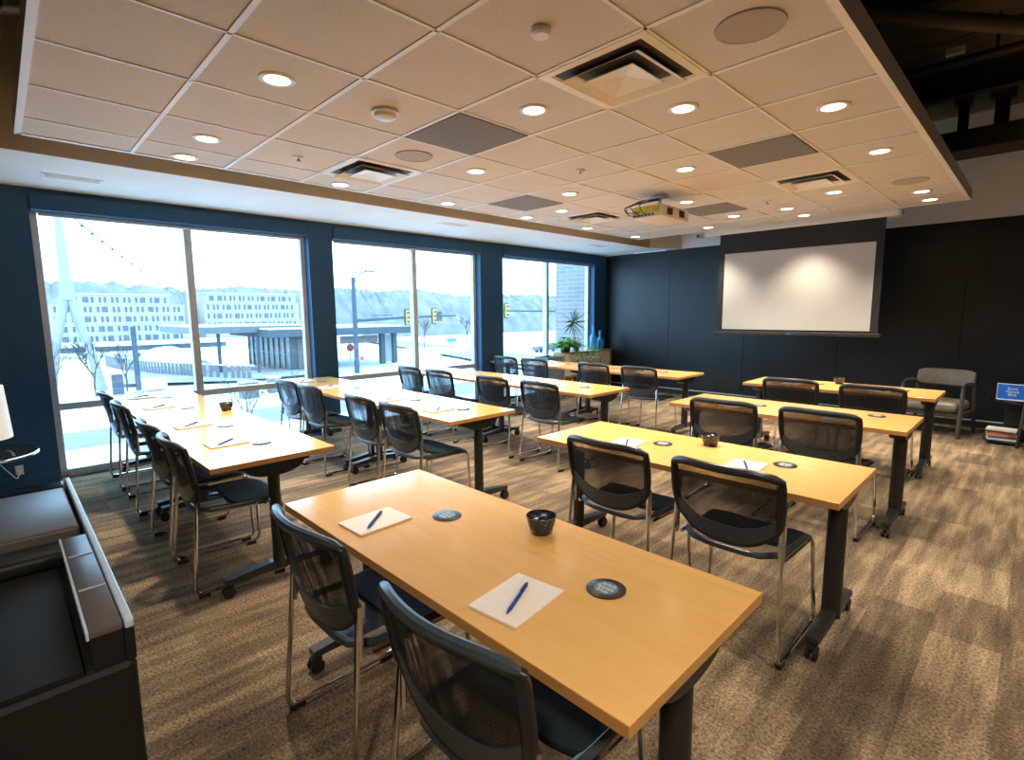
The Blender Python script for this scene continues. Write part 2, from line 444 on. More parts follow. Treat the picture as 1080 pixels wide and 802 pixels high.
# ------------------------------------------------------------------ windows
XG = -6.385
for k, ((a, b), ymul) in enumerate(zip(OP, (1.505, 4.31, 7.17)), 1):
    w_ = bpy.data.objects.new('window_%d' % k, None); C.objects.link(w_); w_['kind'] = 'structure'
    w_.location = (XG, a, 0)
    def L(bm):
        bmesh.ops.translate(bm, verts=bm.verts, vec=(-XG, -a, 0)); return bm
    fm = NB()
    box(fm, XG - .04, XG + .04, a, a + .055, 0, 2.47, bev=.004, seg=1)
    box(fm, XG - .04, XG + .04, b - .055, b, 0, 2.47, bev=.004, seg=1)
    box(fm, XG - .04, XG + .04, a + .055, b - .055, 2.42, 2.47)
    box(fm, XG - .045, XG + .06, a + .055, b - .055, 0, .075, bev=.004, seg=1)
    link('window_frame', L(fm), 'frame_metal', w_)
    link('mullion', L(B(XG - .05, XG + .045, ymul - .036, ymul + .036, .075, 2.42, bev=.004, seg=1)), 'frame_metal', w_)
    rl = NB()
    for p, q in ((a + .055, ymul - .036), (ymul + .036, b - .055)): box(rl, XG - .04, XG + .04, p, q, .635, .70, bev=.003, seg=1)
    link('transom_rail', L(rl), 'frame_metal', w_)
    for p, q in ((a + .055, ymul - .036), (ymul + .036, b - .055)):
        for z0, z1 in ((.075, .635), (.70, 2.42)):
            link('glass_pane', L(B(XG - .003, XG + .003, p, q, z0, z1)), 'window_glass', w_)
    t = thing('roller_blind', ['dark navy blind box above the window beside the blue wall and white lamp', 'dark navy blind box above the middle window', 'dark navy blind box above the far window in the corner'][k - 1], 'window blind', (XW, (a + b) / 2, 2.42), group='blind boxes above the windows')
    hb = (b - a) / 2
    link('blind_box', B(-.12, .025, -hb + .01, hb - .01, .01, .155, bev=.004, seg=1), 'navy_paint', t)
    link('rolled_shade', tube(NB(), [(-.08, -hb + .03, .03), (-.08, hb - .03, .03)], .028, 12), 'leg_metal', t, True)
    link('bottom_bar', B(-.095, -.06, -hb + .06, hb - .06, -.03, -.005, bev=.004, seg=1), 'frame_metal', t)

# ------------------------------------------------------------------ downlights and ceiling fittings
DL = [(-.5, .5), (-2.5, .5), (-3.42, .5), (.5, 2.5), (1.5, 3.5), (2.5, 4.5), (2.5, 6.5), (-1.5, 3.5), (-3.42, 4.5), (-3.42, 2.5), (-1.5, 5.5), (-2.5, 6.5),
      (-3.42, 6.5), (-3.42, 8.5), (-3.42, 10.5), (.5, 5.5), (-.5, 7.5), (-.5, 9.5), (-1.5, 10.5), (.5, 9.5), (.5, 10.5), (1.5, 8.6), (2.5, 9.6), (2.5, 10.5)]
lamp_data = bpy.data.lights.new('downlight_bulb', 'SPOT')
lamp_data.energy = LAMP_W; lamp_data.spot_size = math.radians(98); lamp_data.spot_blend = 1.0
lamp_data.shadow_soft_size = 0.05; lamp_data.color = (1.0, 0.84, 0.65)
def add_bulb(root, z=-.03):
    o = bpy.data.objects.new('bulb', lamp_data); C.objects.link(o); o.parent = root; o.location = (0, 0, z)
d0 = None
def dl_label(i, j):
    col = {-3.42: 'along the tan fascia by the windows', -2.5: 'in the second column of tiles from the windows', -1.5: 'in the third column of tiles from the windows',
           -.5: 'in the middle column of tiles', .5: 'just right of the middle column of tiles', 1.5: 'in the second column of tiles from the right edge', 2.5: 'in the column of tiles at the right edge'}[i]
    peers = sorted(b for a, b in DL if a == i)
    k = peers.index(j); n = len(peers)
    pos = 'only one' if n == 1 else 'nearest one' if k == 0 else 'farthest one' if k == n - 1 else ['', 'second one', 'third one', 'fourth one', 'fifth one'][k]
    return 'round lit recessed downlight %s, %s' % (col, pos)
for (i, j) in DL:
    x, y = cell(i, j)
    if d0 is None:
        d0 = thing('downlight', dl_label(i, j), 'ceiling light', (x, y, HC), group='recessed downlights in the hung ceiling')
        link('trim_ring', lathe(NB(), [(.062, .004), (.062, -.004), (.078, -.006), (.086, -.001), (.086, .004)], caps=(False, False)), 'trim_white', d0, True)
        link('lens', lathe(NB(), [(.0615, .002), (.0615, -.002), (.03, -.003)]), 'lamp_glow', d0, True)
        add_bulb(d0)
    else:
        dup(d0, (x, y, HC), 0, dl_label(i, j))

for (i, j), lb in (((-.5, 2.5), 'dark grey acoustic ceiling panel nearest the camera, left of the large vent'), ((1.5, 5.5), 'dark grey acoustic ceiling panel right of the projector near the right ceiling edge'),
                   ((-2.5, 5.5), 'grey acoustic ceiling panel close to the tan fascia'), ((-.5, 8.5), 'grey acoustic ceiling panel just behind the projector')):
    x, y = cell(i, j)
    o = link('acoustic_panel', B(-.29, .29, -.29, .29, -.006, .012, bev=.002, seg=1), 'grey_tile', loc=(x, y, HC))
    tag(o, lb, 'ceiling panel', 'grey acoustic ceiling panels')

# square cone diffusers
def square_ring(bm, ho, zo, hi, zi, t=.006):
    def q(h, z): return [bm.verts.new(p) for p in ((-h, -h, z), (h, -h, z), (h, h, z), (-h, h, z))]
    a, b, c, d = q(ho, zo), q(hi, zi), q(hi - t, zi + t), q(ho - t * .5, zo + t)
    for r, s in ((a, b), (b, c), (c, d), (d, a)):
        for k in range(4): bm.faces.new((r[k], r[(k + 1) % 4], s[(k + 1) % 4], s[k]))
dif = None
for (i, j), lb in (((1.5, 2.5), 'large square ceiling air vent nearest the camera'), ((-2.5, 2.5), 'square ceiling air vent by the window side, beside a white round speaker'),
                   ((1.5, 7.5), 'square ceiling air vent near the far right of the hung ceiling'), ((-2.5, 7.5), 'square ceiling air vent left of the projector')):
    x, y = cell(i, j)
    if dif is None:
        dif = thing('air_diffuser', lb, 'air vent', (x, y, HC), group='square air vents in the ceiling')
        bm = NB(); square_ring(bm, .298, -.004, .255, -.004); square_ring(bm, .262, -.004, .245, .0032, t=.0004)
        link('outer_frame', bm, 'trim_white', dif)
        bm = NB(); square_ring(bm, .222, -.030, .175, -.004); link('middle_cone', bm, 'trim_white', dif)
        bm = NB(); square_ring(bm, .142, -.034, .137, -.030)
        f = [bm.verts.new(p) for p in ((-.139, -.139, -.032), (.139, -.139, -.032), (.139, .139, -.032), (-.139, .139, -.032))]
        apx = bm.verts.new((0, 0, -.004))
        for k in range(4): bm.faces.new((f[k], f[(k + 1) % 4], apx))
        link('centre_cone', bm, 'trim_white', dif)
        link('duct_throat', B(-.25, .25, -.25, .25, .0035, .0038), 'vent_dark', dif)
    else: dup(dif, (x, y, HC), 0, lb)

for (i, j), lb in (((2.5, 2.5), 'large round tan ceiling speaker near the right ceiling edge, nearest the camera'), ((-1.5, 2.5), 'round pale ceiling speaker beside the window-side vent'), ((2.5, 8.6), 'round ceiling speaker at the far right of the hung ceiling')):
    x, y = cell(i, j)
    t = thing('ceiling_speaker', lb, 'speaker', (x, y, HC), group='round ceiling speakers')
    link('rim', lathe(NB(), [(.125, .003), (.125, -.004), (.137, -.004), (.139, .003)], seg=32, caps=(False, False)), 'speaker_cloth', t, True)
    link('grille', lathe(NB(), [(.1255, .002), (.1255, -.003), (.06, -.004)], seg=32), 'speaker_cloth', t, True)
x, y = cell(-.5, 1.5)
t = thing('smoke_detector', 'domed beige smoke detector on the near ceiling tiles', 'smoke detector', (x, y, HC))
link('base', lathe(NB(), [(.075, .002), (.078, -.012), (.07, -.016)], seg=28), 'trim_white', t, True)
link('dome', lathe(NB(), [(.066, -.014), (.06, -.035), (.035, -.046), (.01, -.048)], seg=28), 'trim_white', t, True)
x, y = cell(1.5, 1.5)
o = link('ceiling_sensor', lathe(NB(), [(.04, .002), (.042, -.02), (.034, -.028)], seg=24), 'trim_white', smooth=True, loc=(x, y, HC))
tag(o, 'small round beige sensor near the top of the photo', 'sensor')
for (i, j), lb in (((-.5, 4.5), 'small recessed sprinkler head in the middle of the ceiling'), ((-2.5, 1.5), 'small pale sprinkler head near the tan fascia'), ((.5, 8.5), 'small sprinkler head toward the far right of the ceiling')):
    x, y = cell(i, j)
    t = thing('sprinkler', lb, 'sprinkler', (x, y, HC), group='ceiling sprinklers')
    link('escutcheon', lathe(NB(), [(.036, .002), (.036, -.004), (.02, -.01)], seg=20), 'trim_white', t, True)
    link('sprinkler_head', lathe(NB(), [(.008, -.008), (.008, -.022), (.018, -.024), (.018, -.028)], seg=14), 'speaker_cloth', t, True)
# slot vents in the soffit
for (x, y, lb) in ((-5.6, .55, 'white slot vent in the soffit above the first window'), (-5.3, 4.2, 'white slot vent in the soffit above the middle window'), (-5.35, 7.3, 'white slot vent in the soffit above the far window')):
    t = thing('slot_vent', lb, 'air vent', (x, y, HS), group='slot vents in the window soffit')
    bm = NB()
    for a, b, c, d in ((-.07, .07, -.19, -.17), (-.07, .07, .17, .19), (-.07, -.05, -.17, .17), (.05, .07, -.17, .17)): box(bm, a, b, c, d, -.006, 0)
    link('vent_frame', bm, 'white_paint', t)
    bm = NB()
    for k in range(4): box(bm, -.045 + k * .026, -.035 + k * .026, -.17, .17, -.004, 0)
    link('vent_blade', bm, 'white_paint', t)

pd = bpy.data.lights.new('fill_bulb', 'SPOT'); pd.energy = 190; pd.spot_size = math.radians(150); pd.spot_blend = .8; pd.shadow_soft_size = .12; pd.color = (1.0, .84, .66)  # unseen pendants added as fill for the foreground, floor and fascia
p0 = None
for x, y, lb in ((1.3, 1.2, 'unseen black dome fill lamp added on the open side, nearest one'), (1.3, 4.2, 'unseen black dome fill lamp added on the open side, middle one'), (1.3, 7.0, 'unseen black dome fill lamp added on the open side, farthest one'), (0.3, -0.75, 'unseen black dome fill lamp added on the open side, behind the viewer')):
    if p0: dup(p0, (x, y, 2.75), 0, lb); continue
    p0 = thing('added_fill_lamp', lb, 'added fill lamp', (x, y, 2.75), group='added fill pendants under the open deck')
    link('dome_shade', lathe(NB(), [(.24, 0), (.235, .05), (.18, .15), (.06, .21), (.055, .21), (.17, .145), (.228, .045), (.233, 0)], seg=28, caps=(False, False)), 'leg_metal', p0, True)
    link('lamp_globe', lathe(NB(), [(.02, .02), (.055, .05), (.055, .10), (.03, .14)], seg=18), 'shade_glow', p0, True)
    link('cord', tube(NB(), [(0, 0, .14), (0, 0, HD - 2.75)], .006, 6), 'rubber', p0)
    o = bpy.data.objects.new('bulb', pd); C.objects.link(o); o.parent = p0; o.location = (0, 0, .01)

# ------------------------------------------------------------------ open deck services
bm = B(-1.6, XR, 7.75, 8.25, 3.24, 3.46, bev=.01)
o = tag(link('air_duct', bm, 'dark_steel'), 'long dark rectangular air duct in front of the upper front wall', 'duct')
bm = NB()
tube(bm, [(-1.6, 6.05, 3.6), (XR, 6.05, 3.6)], .035, 10)
for x in (-.45, .9, 2.2): tube(bm, [(x, 6.05, 3.6), (x, 6.05, HD)], .012, 6)
tag(link('ceiling_pipe', bm, 'dark_steel', smooth=True), 'dark pipe under the open deck, right of the hung ceiling', 'pipe')
bm = NB(); tube(bm, [(-1.25, 3.6, 3.32), (-.24, 4.86, 3.30), (1.2, 6.6, 3.28)], .05, 10)
tag(link('conduit', bm, 'brown_pipe', smooth=True), 'brown pipe crossing the open deck at the top right of the photo', 'pipe')
bm = NB(); tube(bm, [(-1.3, 5.5, 3.62), (-1.1, 5.4, 3.58), (-.75, 5.7, 3.64), (-.3, 5.52, 3.62), (1.5, 5.5, 3.65)], .012, 6)
t = thing('cable_run', 'thin dark cable with a white junction box under the open deck', 'cable', (0, 0, 0))
link('cable', bm, 'brown_pipe', t, True)
link('junction_box', B(-.74, -.62, 5.7, 5.76, 3.55, 3.6, bev=.004), 'white_plastic', t)
for x, z0, lb, ww in ((-.82, 3.46, 'dark post with a flared head above the air duct, left one', .045), (-.5, 3.46, 'dark square post above the air duct, right one', .06)):
    bm = B(x - ww, x + ww, 7.96, 8.04, z0, HD - .0)
    box(bm, x - ww * 1.7, x + ww * 1.7, 7.9, 8.1, HD - .12, HD)
    tag(link('duct_hanger', bm, 'dark_steel'), lb, 'hanger', 'duct hangers')
for yy, lb in ((1.8, 'dark steel beam under the open deck nearest the camera'), (4.9, 'dark steel beam under the open deck, middle one'), (7.1, 'dark steel beam under the open deck, farthest one')):
    bm = B(-4.9, XR, yy - .06, yy + .06, HD - .28, HD - .265); box(bm, -4.9, XR, yy - .008, yy + .008, HD - .265, HD)
    tag(link('steel_beam', bm, 'dark_steel'), lb, 'beam', 'deck beams')
bm = NB(); tube(bm, [(-4.6, -2.5, 3.45), (-4.6, .12, 3.45), (-4.6, .35, 3.5)], .14, 16)
for yy in (-1.8, -.9, 0): tube(bm, [(-4.6, yy, 3.45), (-4.6, yy + .03, 3.45)], .15, 16)
tag(link('round_duct', bm, 'duct_metal', smooth=True), 'silvery round duct at the top left edge above the fascia', 'duct')
bm = NB(); tube(bm, [(-4.2, -2.5, 3.25), (-4.2, .19, 3.25)], .05, 10); tube(bm, [(-4.55, .05, 3.18), (-3.2, .05, 3.18)], .06, 10)
tag(link('black_pipe', bm, 'dark_steel', smooth=True), 'black pipes at the top left edge beside the hung ceiling', 'pipe')

# ------------------------------------------------------------------ tables
TZ = 0.737; TL = 1.64; TD = 0.66
GT = 'maple topped training tables on casters'
def make_table(label, x1, y0):
    t = thing('training_table', label, 'table', (x1 - TL / 2, y0 + TD / 2, 0), group=GT)
    hx, hy = TL / 2, TD / 2
    o = link('tabletop', B(-hx, hx, -hy, hy, TZ - .030, TZ, bev=.0025), ['maple', 'maple_edge'], t)
    for p in o.data.polygons:
        if abs(p.normal.z) < .9: p.material_index = 1
    link('support_beam', B(-hx + .12, hx - .12, -.03, .03, TZ - .075, TZ - .031, bev=.005), 'leg_metal', t)
    for s in (-1, 1):
        X = s * (hx - .075)
        bm = NB(); tube(bm, [(X, 0, .085), (X, 0, TZ - .08)], .041, 16, flat=.72)
        g = link('table_leg', bm, 'leg_metal', t, True)
        # half-moon tilt bracket under the top
        prof = [(-.19, TZ - .031), (-.19, TZ - .05)] + [(.16 * math.cos(a), TZ - .05 - .062 * math.sin(a)) for a in [PI - PI * k / 12 for k in range(13)]] + [(.19, TZ - .05), (.19, TZ - .031)]
        bm = NB(); prism(bm, prof, 'x', X - .045, X + .045)
        link('tilt_bracket', bm, 'black_plastic', g)
        bm = NB()
        prism(bm, [(-.285, .078), (-.285, .104), (-.05, .128), (.05, .128), (.285, .104), (.285, .078)], 'x', X - .026, X + .026)
        ft = link('foot_bar', bm, 'leg_metal', t)
        for q in (-1, 1):
            bm = NB()
            for dx in (-.021, .009): tube(bm, [(X + dx, q * .27, .030), (X + dx + .013, q * .27, .030)], .030, 18)
            tube(bm, [(X, q * .27, .03), (X, q * .265, .085)], .011, 8)
            box(bm, X - .018, X + .018, q * .27 - .024, q * .27 + .024, .045, .068, bev=.006)
            link('caster', bm, 'rubber', t, True)
    return t

RT = [(-.475, .767), (-.506, 2.326), (-.539, 4.026), (-.588, 5.706)]
LT = [(-2.865, .689), (-2.899, 2.228), (-2.901, 3.88), (-2.941, 5.633)]
rl = ['maple table nearest the camera, with two notepads, two coasters and a bowl', 'second table from the camera in the right-hand row of tables', 'third table from the camera in the right-hand row of tables', 'farthest table in the right-hand row, next to the taupe armchair']
nm = ['nearest', 'second', 'third', 'farthest']
for (x, y), lb in zip(RT, rl):
    t0 = make_table(lb, x, y) if lb == rl[0] else dup(t0, (x - TL / 2, y + TD / 2, 0), 0, lb)
for k, (x, y) in enumerate(LT):
    dup(t0, (x - TL / 2, y + TD / 2, 0), 0, 'aisle-side maple table of the %s table row on the window side' % nm[k])
    dup(t0, (x - TL * 1.5 - .005, y + TD / 2, 0), 0, 'window-side maple table of the %s table row on the window side' % nm[k])

# ------------------------------------------------------------------ chairs
GC = 'black mesh back chairs with chrome sled frames'
def back_pt(u, v):
    zb = .485 + .095 * abs(u) ** 3; zt = .832 - .022 * abs(u) ** 5
    z = zb + (zt - zb) * v
    wdt = .212 + .026 * min(1, (z - .48) / .2)
    x = wdt * u
    yy = .052 - .06 * (z - .48) / .35 - .055 * (1 - u * u) * (0.55 + .45 * v) + .008
    return Vector((x, yy, z))
def make_chair(label, loc):
    t = thing('mesh_chair', label, 'chair', loc, group=GC)
    # chrome sled side frames
    for s in (-1, 1):
        pts = fillet([(s * .236, .045, .615), (s * .262, -.005, .020), (s * .262, .478, .020), (s * .238, .468, .438), (s * .232, .09, .442)], .045, 5)
        g = link('sled_leg', tube(NB(), pts, .0095, 8), 'chrome', t, True)
        for yy in (.035, .425): link('glide', B(s * .262 - .013, s * .262 + .013, yy - .028, yy + .028, 0, .024, bev=.004), 'rubber', g)
        # bracket clamp joining the back
        link('back_bracket', tube(NB(), [(s * .238, .043, .455), (s * .237, .046, .62)], .016, 8, flat=.7), 'chrome', t, True)
    # crossbar under the seat
    link('crossbar', tube(NB(), [(-.236, .38, .432), (.236, .38, .432)], .008, 8), 'chrome', t, True)
    # seat pad
    bm = NB(); nx, ny = 14, 12; G = []
    def seat_xy(a, b):
        x = .222 * a * (1 - .06 * (1 - b) ** 2); y = .045 + .445 * b
        e = abs(a) ** 6
        y2 = y + e * (.03 * (1 - b) * 2 - .03 * b)
        return x, y2
    def sz(a, b): return .462 + .010 * a * a - .026 * max(0, (b - .78) / .22) ** 2 - .006 * math.sin(b * PI)
    for j in range(ny + 1):
        row = []
        for i in range(nx + 1):
            a = -1 + 2 * i / nx; b = .40 + .60 * j / ny; x, y = seat_xy(a, b); row.append((x, y, sz(a, b)))
        G.append(row)
    T = [[bm.verts.new(p) for p in r] for r in G]; Bt = [[bm.verts.new((p[0] * .985, .27 + (p[1] - .27) * .985, p[2] - .022)) for p in r] for r in G]
    for j in range(ny):
        for i in range(nx):
            bm.faces.new((T[j][i], T[j][i + 1], T[j + 1][i + 1], T[j + 1][i])); bm.faces.new((Bt[j][i], Bt[j + 1][i], Bt[j + 1][i + 1], Bt[j][i + 1]))
    loop = [(0, i) for i in range(nx)] + [(j, nx) for j in range(ny)] + [(ny, i) for i in range(nx, 0, -1)] + [(j, 0) for j in range(ny, 0, -1)]
    for k in range(len(loop)):
        a, b = loop[k], loop[(k + 1) % len(loop)]
        bm.faces.new((T[a[0]][a[1]], Bt[a[0]][a[1]], Bt[b[0]][b[1]], T[b[0]][b[1]]))
    link('seat', bm, 'dark_fabric', t, True)
    bm = NB()
    V = [[bm.verts.new((*seat_xy(-.98 + 1.96 * i / nx, .42 * j / 5), sz(-.98 + 1.96 * i / nx, .42 * j / 5) - .010)) for i in range(nx + 1)] for j in range(6)]
    for j in range(5):
        for i in range(nx): bm.faces.new((V[j][i], V[j][i + 1], V[j + 1][i + 1], V[j + 1][i]))
    link('seat_mesh', bm, 'seat_weave', t, True)
    rim = [Vector((*seat_xy(-1 + 2 * i / nx, j / ny), sz(-1 + 2 * i / nx, j / ny) - .014)) for (j, i) in loop[::2]]
    link('seat_rim', tube(NB(), rim, .015, 8, closed=True), 'grey_plastic', t, True)
    # back: mesh, frame, lumbar band
    bm = NB(); nu, nv = 20, 8
    for off in (-.0035, .0035):
        V = [[bm.verts.new(back_pt(-1 + 2 * i / nu, .02 + .96 * j / nv) + Vector((0, off, 0))) for i in range(nu + 1)] for j in range(nv + 1)]
        for j in range(nv):
            for i in range(nu): bm.faces.new((V[j][i], V[j][i + 1], V[j + 1][i + 1], V[j + 1][i]))
    link('back_mesh', bm, 'woven_mesh', t, True)
    path = [back_pt(-1 + 2 * i / 20, 0) for i in range(21)] + [back_pt(1, v / 8) for v in range(1, 8)] + [back_pt(1 - 2 * i / 20, 1) for i in range(21)] + [back_pt(-1, 1 - v / 8) for v in range(1, 8)]
    rad = [.012] * 21 + [.018] * 7 + [.016] * 21 + [.018] * 7
    link('back_frame', tube(NB(), path, rad, 10, closed=True, flat=1.0), 'black_plastic', t, True)
    link('back_cap', tube(NB(), [back_pt(-1 + 2 * i / 20, 1) + Vector((0, -.004, .008)) for i in range(21)], [.010] + [.0155] * 19 + [.010], 8), 'grey_plastic', t, True)
    bm = NB()
    F = []
    for off in (-.006, .006):
        rows = []
        for j in range(5):
            r = []
            for i in range(nu + 1):
                u = -1 + 2 * i / nu
                vt = .17 + .12 * u * u + .07 * (1 - u * u) ** 2
                p = back_pt(u, vt * j / 4); r.append(bm.verts.new(p + Vector((0, off - .004, 0))))
            rows.append(r)
        for j in range(4):
            for i in range(nu): bm.faces.new((rows[j][i], rows[j][i + 1], rows[j + 1][i + 1], rows[j + 1][i]))
        F.append(rows)
    for i in range(nu):
        for j in (0, 4): bm.faces.new((F[0][j][i], F[0][j][i + 1], F[1][j][i + 1], F[1][j][i]))
    link('lumbar_band', bm, 'grey_plastic', t, True)
    return t

pos4 = ['closest to the windows', 'second from the windows', 'third from the windows', 'on the aisle end']
chairs = []
for k, (y, xs) in enumerate(zip((.63, 2.05, 3.66, 5.50), ((-5.74, -4.94, -3.89, -3.30), (-5.39, -4.835, -3.87, -3.30), (-5.58, -4.96, -4.03, -3.36), (-5.74, -5.14, -4.08, -3.40)))):
    for q, x in enumerate(xs):
        chairs.append((x, y, 'black mesh chair at the %s window-side table row, %s' % (nm[k], pos4[q])))
rc = [(-1.63, .655), (-.885, .645), (-1.54, 2.19), (-.92, 2.20), (-1.64, 3.83), (-1.0, 3.86), (-1.68, 5.46), (-1.0, 5.42)]
for k, (x, y) in enumerate(rc):
    chairs.append((x, y, 'black mesh chair on the %s of the %s right-hand table' % (('left', 'right')[k % 2], nm[k // 2])))
chairs[16] = (chairs[16][0], chairs[16][1], 'black mesh chair facing the left pad of the table nearest the camera')
chairs[17] = (chairs[17][0], chairs[17][1], 'black mesh chair cut off by the photo bottom edge, closest to the camera')
c0 = None
for k, (x, y, lb) in enumerate(chairs):
    rz = random.uniform(-.035, .035)
    c0 = make_chair(lb, (x, y, 0)) if c0 is None else c0
    if k: dup(c0, (x, y, 0), rz, lb)

# ------------------------------------------------------------------ notepads, pens, coasters, bowls
PZ = TZ + .0005
def make_pad():
    t = thing('notepad', '', 'notepad', group='white notepads on the tables')
    link('paper_block', B(-.079, .079, -.108, .108, .0015, .0085, bev=.0006, seg=1), 'paper', t)
    link('card_backing', B(-.079, .079, -.108, .108, 0, .0014), 'paper_edge', t)
    bm = NB()
    return t
def make_pen(m='pen_blue'):
    t = thing('pen', '', 'pen', group='ballpoint pens on the notepads')
    link('barrel', tube(NB(), [(-.072, 0, .0057), (.055, 0, .0057)], .0057, 10), m, t, True)
    link('tip', tube(NB(), [(.055, 0, .0057), (.067, 0, .0055), (.078, 0, .005)], [.0052, .004, .001], 10), m, t, True)
    link('button', tube(NB(), [(-.072, 0, .0057), (-.083, 0, .0057)], .003, 8), 'pen_dark', t, True)
    link('clip', B(-.070, -.028, -.002, .002, .0113, .0133), 'pen_dark', t)
    return t
def make_coaster():
    t = thing('coaster', '', 'coaster', group='round lettered coasters on the tables')
    link('disc', lathe(NB(), [(.053, 0), (.055, .001), (.055, .0026), (.0535, .0034)], seg=40), 'coaster_black', t, True)
    link('label_disc', lathe(NB(), [(.034, .0032), (.034, .0039)], seg=32), 'coaster_blue', t)
    cu = bpy.data.curves.new('lettering', 'FONT'); cu.body = 'brIck\nhouse\nblue'
    cu.align_x = 'CENTER'; cu.size = .0215; cu.space_line = .82; cu.extrude = .00015; cu.offset = .0003
    to = bpy.data.objects.new('tmp', cu); C.objects.link(to)
    bpy.context.view_layer.update()
    me = bpy.data.meshes.new_from_object(to.evaluated_get(bpy.context.evaluated_depsgraph_get()))
    bpy.data.objects.remove(to)
    me.materials.clear(); me.materials.append(MATS['letter_pale'])
    o = bpy.data.objects.new('lettering', me); C.objects.link(o); o.parent = t; o.location = (0, .011, .0041)
    return t
def make_bowl(label, loc, n=9, near=True):
    t = thing('candy_bowl', label, 'bowl', loc, group='small dark bowls on the tables')
    link('bowl_wall', lathe(NB(), [(.034, 0), (.037, .002), (.045, .028), (.053, .060), (.0535, .064), (.051, .064), (.043, .03), (.033, .008), (.001, .007)], seg=28, caps=(True, True)), 'bowl_glaze', t, True)
    for k in range(n):
        a = k * 2.4; r = .008 + .026 * ((k * .37) % 1)
        z = loc[2] + .048 + (.009 if k % 3 == 0 else 0)
        bm = NB(); bmesh.ops.create_icosphere(bm, subdivisions=2, radius=.013)
        bmesh.ops.scale(bm, vec=(1.25, .8, .55), verts=bm.verts)
        for s in (-1, 1):
            v = [bm.verts.new(p) for p in ((s * .012, 0, 0), (s * .020, -.006, .002), (s * .020, .006, -.001))]
            bm.faces.new(v)
        o = link('wrapped_candy', bm, 'candy_silver' if k % 2 else 'candy_dark', smooth=True, loc=(loc[0] + r * math.cos(a), loc[1] + r * math.sin(a), z))
        o.rotation_euler = (random.uniform(-.5, .5), random.uniform(-.5, .5), random.uniform(0, 3))
        tag(o, ('silver' if k % 2 else 'dark') + ' wrapped candy in the ' + label, 'candy', 'candies in the ' + label)
    return t

pads, pens, mats_ = [], [], []
xl = ((-5.91, -5.155, -4.116, -3.384), (-5.93, -5.23, -4.056, -3.328), (-5.85, -5.05, -4.249, -3.514), (-5.85, -5.0, -4.25, -3.55))
xm = ((-5.757, -4.951, -3.936, -3.243), (-5.778, -4.986, -3.882, -3.211), (-5.75, -4.949, -3.967, -3.262), (-5.75, -4.95, -4.071, -3.348))
seats = []
for k in range(4):
    for q in range(4):
        seats.append((xl[k][q], LT[k][1] + .225 + random.uniform(-.01, .01), xm[k][q], LT[k][1] + .38, 'at the %s window-side table row, %s' % (nm[k], pos4[q]), random.uniform(-.04, .06)))
# the pads' places at the right-hand tables
for i, (px, py, mx, my, lab, rz) in enumerate(((-1.675, .932, -1.531, 1.153, 'in front of the left chair of the table nearest the camera', .04),
                        (-.927, .925, -.790, 1.139, 'in front of the right chair of the table nearest the camera', .12),
                        (-1.648, 2.557, -1.496, 2.705, 'on the left half of the second right-hand table', .1),
                        (-.973, 2.567, -.841, 2.739, 'on the right half of the second right-hand table', .08),
                        (-1.72, 4.22, -1.563, 4.372, 'on the left half of the third right-hand table', .05),
                        (-.971, 4.193, -.786, 4.50, 'on the right half of the third right-hand table', .02),
                        (-1.804, 5.926, -1.60, 6.10, 'on the left half of the farthest right-hand table', .03),
                        (-1.026, 5.90, -.88, 6.10, 'on the right half of the farthest right-hand table', .03))):
    seats.append((px, py, mx, my, lab, rz))
pad0, pen0, mat0 = make_pad(), make_pen(), make_coaster()
pen_rot = {16: 2.3, 17: 2.0, 18: 2.08, 19: 2.04}
for i, (px, py, mx, my, lab, rz) in enumerate(seats):
    pr = pen_rot.get(i, random.uniform(2.1, 2.45)) - PI
    # the clip side up, top of pen away from the writer
    a, b, c = 'white notepad ' + lab, 'blue pen ' + lab, 'round black coaster ' + lab
    if i == 0:
        for o, loc, rot, lb in ((pad0, (px, py, PZ), rz, a), (pen0, (px, py, PZ + .0087), pr, b), (mat0, (mx, my, PZ), 0, c)):
            o.location = loc; o.rotation_euler = (0, 0, rot); o['label'] = lb
    else:
        dup(pad0, (px, py, PZ), rz, a)
        dup(pen0, (px + .01, py - .01, PZ + .0087), pr, b)
        dup(mat0, (mx, my, PZ), 0, c)

make_bowl('dark candy bowl on the table nearest the camera', (-1.173, 1.293, PZ), 9)
make_bowl('candy bowl on the second right-hand table', (-1.283, 2.862, PZ), 9)
make_bowl('candy bowl on the farthest right-hand table', (-1.443, 6.24, PZ), 7)
make_bowl('small dark bowl on the nearest window-side table row', (-4.594, 1.263, PZ), 5)
make_bowl('small dark bowl on the farthest window-side table row', (-4.667, 6.22, PZ), 5)

# ------------------------------------------------------------------ projection screen hanging from the far edge of the cloud
t = thing('projection_screen', 'white projection screen with black borders and a pale case at the ceiling edge', 'projection screen', (-2.4, 7.63, 1.17))
link('screen_case', B(-1.22, 1.12, -.035, .11, 1.43, 1.505, bev=.006), 'trim_white', t)
link('case_end_cap', B(1.12, 1.145, -.03, .105, 1.435, 1.50, bev=.005), 'frame_metal', t)
link('black_drop', B(-1.0, 1.0, .004, .008, .05, 1.45), 'screen_black', t)
link('viewing_surface', B(-.918, .918, -.001, .0035, .075, 1.155), 'screen_fabric', t)
link('weight_bar', B(-1.02, 1.03, -.018, .03, 0, .048, bev=.008), 'leg_metal', t)
link('bar_badge', B(-.03, .03, -.0195, -.018, .016, .032), 'sign_blue', t)
t = thing('wall_camera', 'small grey camera box mounted at the left end of the screen case', 'camera', (-3.70, 7.60, 2.60))
link('camera_body', B(-.04, .04, -.05, .05, -.02, .05, bev=.006), 'frame_metal', t)
